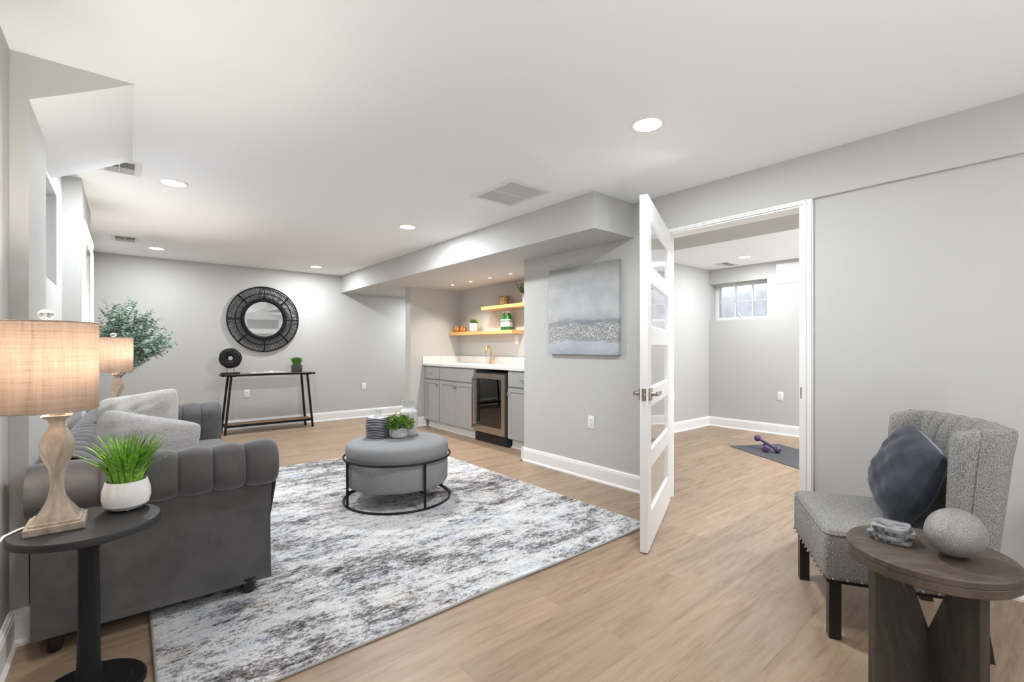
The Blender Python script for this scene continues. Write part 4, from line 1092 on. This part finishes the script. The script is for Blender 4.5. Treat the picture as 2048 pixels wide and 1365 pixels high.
b = MB(); b.box((x0 + .012, fy0 + .07, .19), (x0 + .018, fy1 - .07, .80)); b.obj('door_glass', 'fridgeglass', d, smooth=None)
b = MB(); b.rbox((x0 - .052, fy1 - .055, .165), (x0 - .036, fy1 - .035, .815), .004, 2)
for zz in (.20, .78): b.rbox((x0 - .04, fy1 - .055, zz - .022), (x0 + .001, fy1 - .035, zz + .022), .003, 1)
b.obj('handle', 'steel', d)
for zz in (.30, .44, .58, .71):
    b = MB(); b.box((XC + .03, fy0 + .03, zz), (XC + .04, fy1 - .03, zz + .018))
    for k in range(9): xx = XC + .06 + k * .045; b.cyl((xx, fy0 + .03, zz + .004), (xx, fy1 - .03, zz + .004), .003, 6)
    b.obj('wire_shelf', 'steel', fr_, smooth=None)
b = MB(); b.box((XC - .012, fy0 + .005, .005), (XC + .02, fy1 - .005, .105))
for k in range(4): zz = .03 + k * .018; b.box((XC - .019, fy0 + .05, zz), (XC - .011, fy1 - .05, zz + .008))
b.obj('vent_grille', 'fridgeblack', fr_, smooth=None)

ct = thing('countertop', 'white quartz bar countertop with low backsplash on two sides', 'countertop', (0, 0, 0))
b = MB(); z0, z1 = .909, .940; cx0 = XC - .035
sx0, sx1, sy0, sy1 = 3.56, 3.86, 5.0, 5.60
b.box((cx0, 3.632, z0), (sx0, 6.198, z1)); b.box((sx1, 3.632, z0), (4.058, 6.198, z1)); b.box((sx0, 3.632, z0), (sx1, sy0, z1)); b.box((sx0, sy1, z0), (sx1, 6.198, z1)); b.obj('slab', 'quartz', ct, smooth=None)
b = MB(); b.box((4.038, 3.632, z1), (4.058, 6.178, 1.042)); b.box((cx0, 6.178, z1), (4.058, 6.198, 1.042)); b.obj('backsplash', 'quartz', ct, smooth=None)
sk = thing('bar_sink', 'undermount white bar sink set into the quartz counter', 'sink', (0, 0, 0))
b = MB(); b.box((sx0 + .005, sy0 + .005, .76), (sx1 - .005, sy1 - .005, .77)); b.box((sx0 + .001, sy0 + .001, .77), (sx0 + .008, sy1 - .001, .932)); b.box((sx1 - .008, sy0 + .001, .77), (sx1 - .001, sy1 - .001, .932)); b.box((sx0 + .008, sy0 + .001, .77), (sx1 - .008, sy0 + .008, .932)); b.box((sx0 + .008, sy1 - .008, .77), (sx1 - .008, sy1 - .001, .932)); b.obj('basin', 'ceramic', sk, smooth=None)
b = MB(); b.at(((sx0 + sx1) / 2, (sy0 + sy1) / 2, .77)); b.lathe([(.01, 0), (.03, 0), (.03, .003), (.01, .002)], 20); b.at(); b.obj('drain', 'nickel', sk)
fa = thing('bar_faucet', 'brushed gold gooseneck faucet behind the bar sink', 'faucet', (3.935, 5.22, .94), radians(28))
b = MB(); b.lathe([(.026, 0), (.026, .008), (.020, .012), (.020, .055), (.016, .07), (.014, .085)], 24); b.obj('base', 'brass', fa)
pts = [(0, 0, .08), (0, 0, .16)] + [(-.075 + .075 * cos(radians(a)), 0, .175 + .075 * sin(radians(a))) for a in range(0, 181, 15)] + [(-.150, 0, .145)]
b = MB(); b.tube(pts, .0125, 14); b.obj('spout', 'brass', fa)
b = MB(); b.cyl((0, 0, .045), (.018, -.045, .05), .010, 12); b.cyl((.015, -.04, .05), (.02, -.05, .115), .005, 10); b.obj('lever_handle', 'brass', fa)

# shelves
def shelf(label, y0, y1, z1, x0=3.85):
    s_ = thing('floating_shelf', label, 'shelf', (0, 0, 0), 0, 'oak floating shelves')
    b = MB(); b.rbox((x0, y0, z1 - .045), (4.058, y1, z1), .002, 1); b.obj('shelf_board', 'oak', s_); return s_
shelf('lower honey oak floating shelf with copper votives, succulent and green bottles', 4.65, 6.195, 1.405)
shelf('upper honey oak floating shelf with the woven basket, running behind the partition wall', 3.65, 5.335, 1.745)
S1, S2 = 1.405, 1.745
for y, lab in ((6.09, 'hammered copper globe votive at the left end of the lower shelf, nearest the wall'), (5.905, 'hammered copper globe votive on the lower shelf, next to the succulent')):
    t = thing('votive_holder', lab, 'candle holder', (3.93, y, S1), 0, 'copper votives on the shelf')
    b = MB(); b.lathe([(.02, 0), (.040, 0), (.054, .020), (.060, .045), (.054, .072), (.042, .088), (.038, .088), (.05, .07), (.056, .045), (.05, .022), (.02, .006)], 32, False); b.obj('bowl', 'copper', t)
    b = MB(); b.lathe([(.012, .006), (.022, .006), (.022, .035), (.002, .037)], 16); b.obj('candle', 'ceramic', t)
t = thing('potted_succulent', 'spiky succulent in a cream round pot on the lower oak shelf', 'plant', (3.925, 5.62, S1))
b = MB(); b.lathe([(.03, .012), (.056, .012), (.060, .018), (.062, .125), (.056, .125), (.054, .11)], 32, False)
for k in range(3): a = k * 2.09; b.cyl((cos(a) * .035, sin(a) * .035, 0), (cos(a) * .035, sin(a) * .035, .014), .006, 8)
b.obj('pot', 'ceramic', t)
b = MB(); b.lathe([(.001, .112), (.055, .112)], 20, False); b.obj('soil', 'soil', t)
b = MB(); random.seed(31)
for k in range(46):
    a = k * 2.4; e = 1.35 - 1.15 * (k / 46); d = Vector((cos(a) * cos(e), sin(a) * cos(e), sin(e))); leaf(b, Vector((0, 0, .112)) + d * .01, d, random.uniform(.065, .095), .26)
b.obj('foliage', 'succ', t, smooth=None, fix=False)
for (x, y), lab in (((3.925, 4.915), 'green glass bottle with pale blue label on the lower shelf, front left'), ((3.925, 4.828), 'green glass bottle with pale blue label on the lower shelf, front right'), ((3.998, 4.875), 'green glass bottle on the lower shelf standing behind the other two')):
    t = thing('water_bottle', lab, 'bottle', (x, y, S1), 0, 'green bottles on the shelf')
    b = MB(); b.lathe([(.02, 0), (.038, 0), (.041, .006), (.041, .125), (.036, .150), (.024, .180), (.016, .205), (.014, .235), (.015, .238), (.015, .245), (.005, .245)], 28); b.obj('bottle_glass', 'greenglass', t)
    b = MB(); b.lathe([(.0416, .048), (.0416, .115)], 28, False); b.lathe([(.0405, .128), (.037, .148)], 28, False); b.obj('label', 'label', t, fix=False)
    b = MB(); b.lathe([(.016, .232), (.017, .234), (.017, .254), (.014, .257), (.002, .257)], 20); b.obj('cap', 'cap', t)
t = thing('woven_basket', 'small two-tone woven cane basket on the upper oak shelf', 'basket', (3.925, 4.90, S2))
b = MB(); b.lathe([(.02, 0), (.050, 0), (.058, .01), (.074, .105), (.076, .118), (.070, .118), (.066, .10), (.052, .014), (.02, .008)], 40, False); b.obj('basket_body', 'basket', t)
b = MB(); b.ring((0, 0, .118), .073, .004, k=8, n=40); b.obj('rim', 'basket', t)
t = thing('vase_of_greenery', 'leafy sprig in a small pale vase at the cut end of the upper shelf', 'plant', (3.925, 4.475, S2))
b = MB(); b.lathe([(.02, 0), (.032, 0), (.036, .02), (.036, .10), (.032, .115), (.028, .115), (.031, .1)], 28, False); b.obj('vase', 'ceramic', t)
b = MB(); sb = MB(); random.seed(41)
for k in range(13):
    a = random.uniform(0, 6.28); r_ = random.uniform(.03, .12); top = Vector((r_ * cos(a), r_ * sin(a), random.uniform(.17, .245)))
    if k < 3: top = Vector((.02 * k, .11 + .02 * k, .23 - .02 * k))
    ps = [Vector((0, 0, .05)), Vector((top.x * .3, top.y * .3, .13)), top]; sb.tube(ps, .0015, 5)
    for j in range(12):
        q = ps[1].lerp(top, j / 11); leaf(b, q, Vector((random.uniform(-1, 1), random.uniform(-1, 1), random.uniform(-.2, 1))), .032, .5)
b.obj('foliage', 'succ', t, smooth=None, fix=False); sb.obj('stems', 'stem', t)

# ================================================================== accent chair
CH = thing('accent_chair', 'grey tweed slipper chair with curved winged back and black legs', 'chair', (2.535, 0.549, 0), radians(30))
SW = .57
b = MB(); b.rbox((-SW / 2, -.26, .235), (SW / 2, .265, .425), .022, 3); b.rbox((-SW / 2 + .004, -.25, .395), (SW / 2 - .004, .261, .443), .022, 4); b.obj('seat', 'tweed', CH)
b = MB(); pp = []
rc = .03
for cx_, cy_, a0 in ((SW / 2 - rc, .262 - rc, 0), (-SW / 2 + rc, .262 - rc, 90), (-SW / 2 + rc, -.25 + rc, 180), (SW / 2 - rc, -.25 + rc, 270)):
    for k in range(5): a = radians(a0 + 90 * k / 4); pp.append((cx_ + rc * cos(a), cy_ + rc * sin(a), .424))
b.tube(pp, .0045, 8, True); b.obj('piping', 'tweed', CH)
for sx in (-1, 1):
    b = MB(); x = sx * .252
    bar(b, (x, .225, 0), (x, .225, .24), .021, .021); b.obj('leg', 'blackwood', CH, smooth=None)
    b = MB(); bar(b, (x * .90, -.262, 0), (x * .90, -.225, .25), .019, .021); b.obj('leg', 'blackwood', CH, smooth=None)
b = MB(); b.box((-SW / 2 + .02, -.25, .222), (SW / 2 - .02, .25, .238)); b.obj('dust_cover', 'felt', CH, smooth=None)
nh = None
spots = [(-SW / 2 + .02 + k * .0478, .266, 0) for k in range(12)] + [(sx * (SW / 2 + .001), .235 - k * .0478, 1) for sx in (-1, 1) for k in range(10)]
for x, y, s_ in spots:
    if nh is None: b = MB(); b.sphere((0, 0, 0), .0052, 10, 6); nh = b.obj('nailhead', 'nickel', CH); o = nh
    else: o = nh.copy(); COL.objects.link(o); o.parent = CH
    o.location = (x, y, .247)
# back: closed section swept round a shallow U
path = []
hw = SW / 2 - .01
for k in range(141):
    t = k / 140; s = 2 * t - 1
    x = hw * math.copysign(min(1, abs(s) * 1.22) ** .9, s); ab = abs(s)
    y = -.255 + (.115 * max(0, (ab - .70) / .30) ** 1.25)
    path.append(Vector((x, y, 0)))
b = MB(); nv = 44; vs = []; fs = []
for k, p in enumerate(path):
    t_ = (path[min(k + 1, 140)] - path[max(k - 1, 0)]).normalized(); nrm = Vector((-t_.y, t_.x, 0))   # inner side normal (+y)
    s = abs(2 * k / 140 - 1); u_ = (k / 140 * 8) % 1.0
    chn = .030 * (1 - max(0, sin(pi * u_)) ** .35) if s < .72 else 0
    top = .872 - .012 * max(0, (s - .88) / .12) ** 2; bot = .30 if s < .9 else .30 + .10 * ((s - .9) / .1)
    th = .085 - .012 * s; flare = .05
    for j in range(nv):
        a = 2 * pi * j / nv
        # superellipse section, height profile
        ca, sa = cos(a), sin(a)
        q = (abs(ca) ** 6 + abs(sa) ** 6) ** (-1 / 6) if True else 1
        hh = (top - bot) / 2; zc = (top + bot) / 2
        off = ca * q * th / 2; zz = zc + sa * q * hh
        lean = -.085 * ((zz - .40) / .48) * (1 - .55 * s) - .03 * max(0, (zz - .74) / .14) ** 2 * (1 - s * .6)
        if ca > 0: off -= chn
        if sa > .6: zz -= chn * .6
        pt = p + nrm * (off) + Vector((0, lean, zz))
        vs.append(tuple(pt))
for k in range(140):
    for j in range(nv):
        j2 = (j + 1) % nv; fs.append((k * nv + j, k * nv + j2, (k + 1) * nv + j2, (k + 1) * nv + j))
b.add(vs, fs)
for k, sgn in ((0, -1), (140, 1)):
    t_ = (path[1] - path[0]).normalized() if k == 0 else (path[140] - path[139]).normalized()
    base = k * nv; c_ = sum((Vector(vs[base + j]) for j in range(nv)), Vector()) / nv
    prev = [Vector(vs[base + j]) for j in range(nv)]
    rings = [prev]
    for sc, dd in ((.94, .010), (.78, .019), (.45, .026)):
        rings.append([c_ + (q - c_) * Vector((sc, sc, 1 - (1 - sc) * .12)) + t_ * sgn * dd for q in prev])
    vv = [tuple(q) for r_ in rings for q in r_] + [tuple(c_ + t_ * sgn * .028)]
    ff = [(i * nv + j, i * nv + (j + 1) % nv, (i + 1) * nv + (j + 1) % nv, (i + 1) * nv + j) for i in range(3) for j in range(nv)] + [(3 * nv + j, 3 * nv + (j + 1) % nv, 4 * nv) for j in range(nv)]
    b.add(vv, ff)
bo = b.obj('backrest', 'tweed', CH, smooth=60)
# welt along the outer edge of each wing
for k in (5, 135):
    pts = []
    for j in range(nv // 2 + 1):
        jj = int(nv * .25 + j) % nv; pts.append(Vector(vs[k * nv + jj]))
    b = MB(); b.tube(pts, .0045, 6); b.obj('welt', 'tweed', CH)
o = pillow('throw_pillow', '', 'navy', (2.588, .466, .628), (radians(22), radians(-8), radians(22)), .47, .36, .19, .02, 12, .005)
tag(o, 'navy blue velvet throw pillow leaning on the grey tweed chair', 'pillow')

# ================================================================== round wooden table and what stands on it
RT = thing('end_table', 'round weathered wood end table with crossed plank base in the right foreground', 'end table', (1.955, .293, 0), -math.atan2(1024 - 254.5, 929.0))
TZ = .53
b = MB(); b.lathe([(.01, TZ - .05), (.206, TZ - .05), (.211, TZ - .045), (.211, TZ - .024), (.209, TZ - .022), (.211, TZ - .020), (.211, TZ - .004), (.207, TZ), (.01, TZ)], 96); b.obj('tabletop', 'greywoodtop', RT)
# crossed planks: each with a V cut from the top down to the centre
for k, (ax, len_) in enumerate((('x', .178), ('y', .178))):
    b = MB(); h0 = TZ - .05; vn = .245
    poly = [(-len_, 0), (len_, 0), (len_, h0), (.12, h0), (0.0, vn), (-.12, h0), (-len_, h0)]
    left = [(-len_, 0), (0, 0), (0, vn), (-.12, h0), (-len_, h0)]; right = [(0, 0), (len_, 0), (len_, h0), (.12, h0), (0, vn)]
    for q in (left, right):
        if ax == 'x': b.prism(q, -.014, .014, 'y')
        else: b.prism(q, -.014, .014, 'x')
    b.obj('base_plank', 'greywood', RT, smooth=None)
random.seed(77)
cz = TZ
for i in range(4):
    n = 26; pts = []
    w_, d_ = .056, .050
    for k in range(n):
        a = 2 * pi * k / n; c_, s_ = cos(a), sin(a); q = (abs(c_) ** 5 + abs(s_) ** 5) ** (-.2); j = 1 + random.uniform(-.012, .012)
        pts.append((w_ * q * c_ * j, d_ * q * s_ * j))
    b = MB(); b.prism([(x * .97, y * .97) for x, y in pts], 0, .002); b.prism(pts, .002, .0105); b.prism([(x * .97, y * .97) for x, y in pts], .0105, .012)
    o = b.obj('marble_coaster', 'marble', None, (1.972 + (.004, -.006, .008, -.004)[i], .385 + (0, .007, -.006, .004)[i], cz), (0, 0, radians((12, -12, 20, 2)[i])), smooth=30)
    tag(o, ['rough-edged grey marble coaster at the bottom of the stack', 'dark grey marble coaster second from the bottom of the stack', 'striped marble coaster third in the stack, just under the top one', 'topmost grey and white marble coaster of the stack'][i], 'coaster', 'stack of marble coasters')
    cz += .0125
egg = MB(); eg = []
for i in range(33):
    t = i / 32; th_ = pi * t; zz = -cos(th_); r_ = sin(th_) * (1 - .13 * zz)
    eg.append((max(.0005, r_ * .070), zz * .084))
egg.lathe(eg, 56)
o = egg.obj('decorative_egg', 'egg', None, (1.945, .232, TZ + .0730), (0, radians(96), radians(-18 + 180)), smooth=80)
tag(o, 'large textured silver-grey decorative egg lying on the round wooden table', 'decoration')

# ================================================================== exercise room things
mt = thing('yoga_mat', 'charcoal yoga mat unrolled diagonally on the exercise room floor', 'yoga mat', (5.505, 2.605, 0), atan2(-.34, .59))
b = MB(); b.rbox((0, -1.73, 0.0005), (.66, 0, .006), .002, 1); b.obj('mat_sheet', 'mat', mt)
def dumbbell(label, p0, p1):
    p0, p1 = Vector(p0), Vector(p1); d = (p1 - p0); ln = d.length
    q = d.to_track_quat('X', 'Z'); t = thing('dumbbell', label, 'dumbbell', tuple(p0), 0, 'pair of purple dumbbells'); t.rotation_mode = 'QUATERNION'; t.rotation_quaternion = q
    b = MB(); b.tube([(.02, 0, 0), (ln * .3, 0, 0), (ln * .5, 0, 0), (ln * .7, 0, 0), (ln - .02, 0, 0)], [.015, .015, .017, .015, .015], 14); b.obj('grip', 'purple', t)
    for x in (0, ln):
        s_ = 1 if x == 0 else -1
        pr = [(.010, -.028), (.026, -.026), (.036, -.012), (.038, 0), (.036, .014), (.024, .028), (.014, .032)]
        b = MB(); b.at((x, 0, 0), (0, radians(90 * s_), 0)); b.lathe(pr, 6 * 3); b.at(); b.obj('weight_head', 'purple', t)
dumbbell('purple dumbbell lying flat on the yoga mat under the other one', (5.475, 2.175, .045), (5.66, 2.245, .045))
dumbbell('purple dumbbell resting across the top of the other on the yoga mat', (5.615, 2.325, .125), (5.52, 2.075, .046))
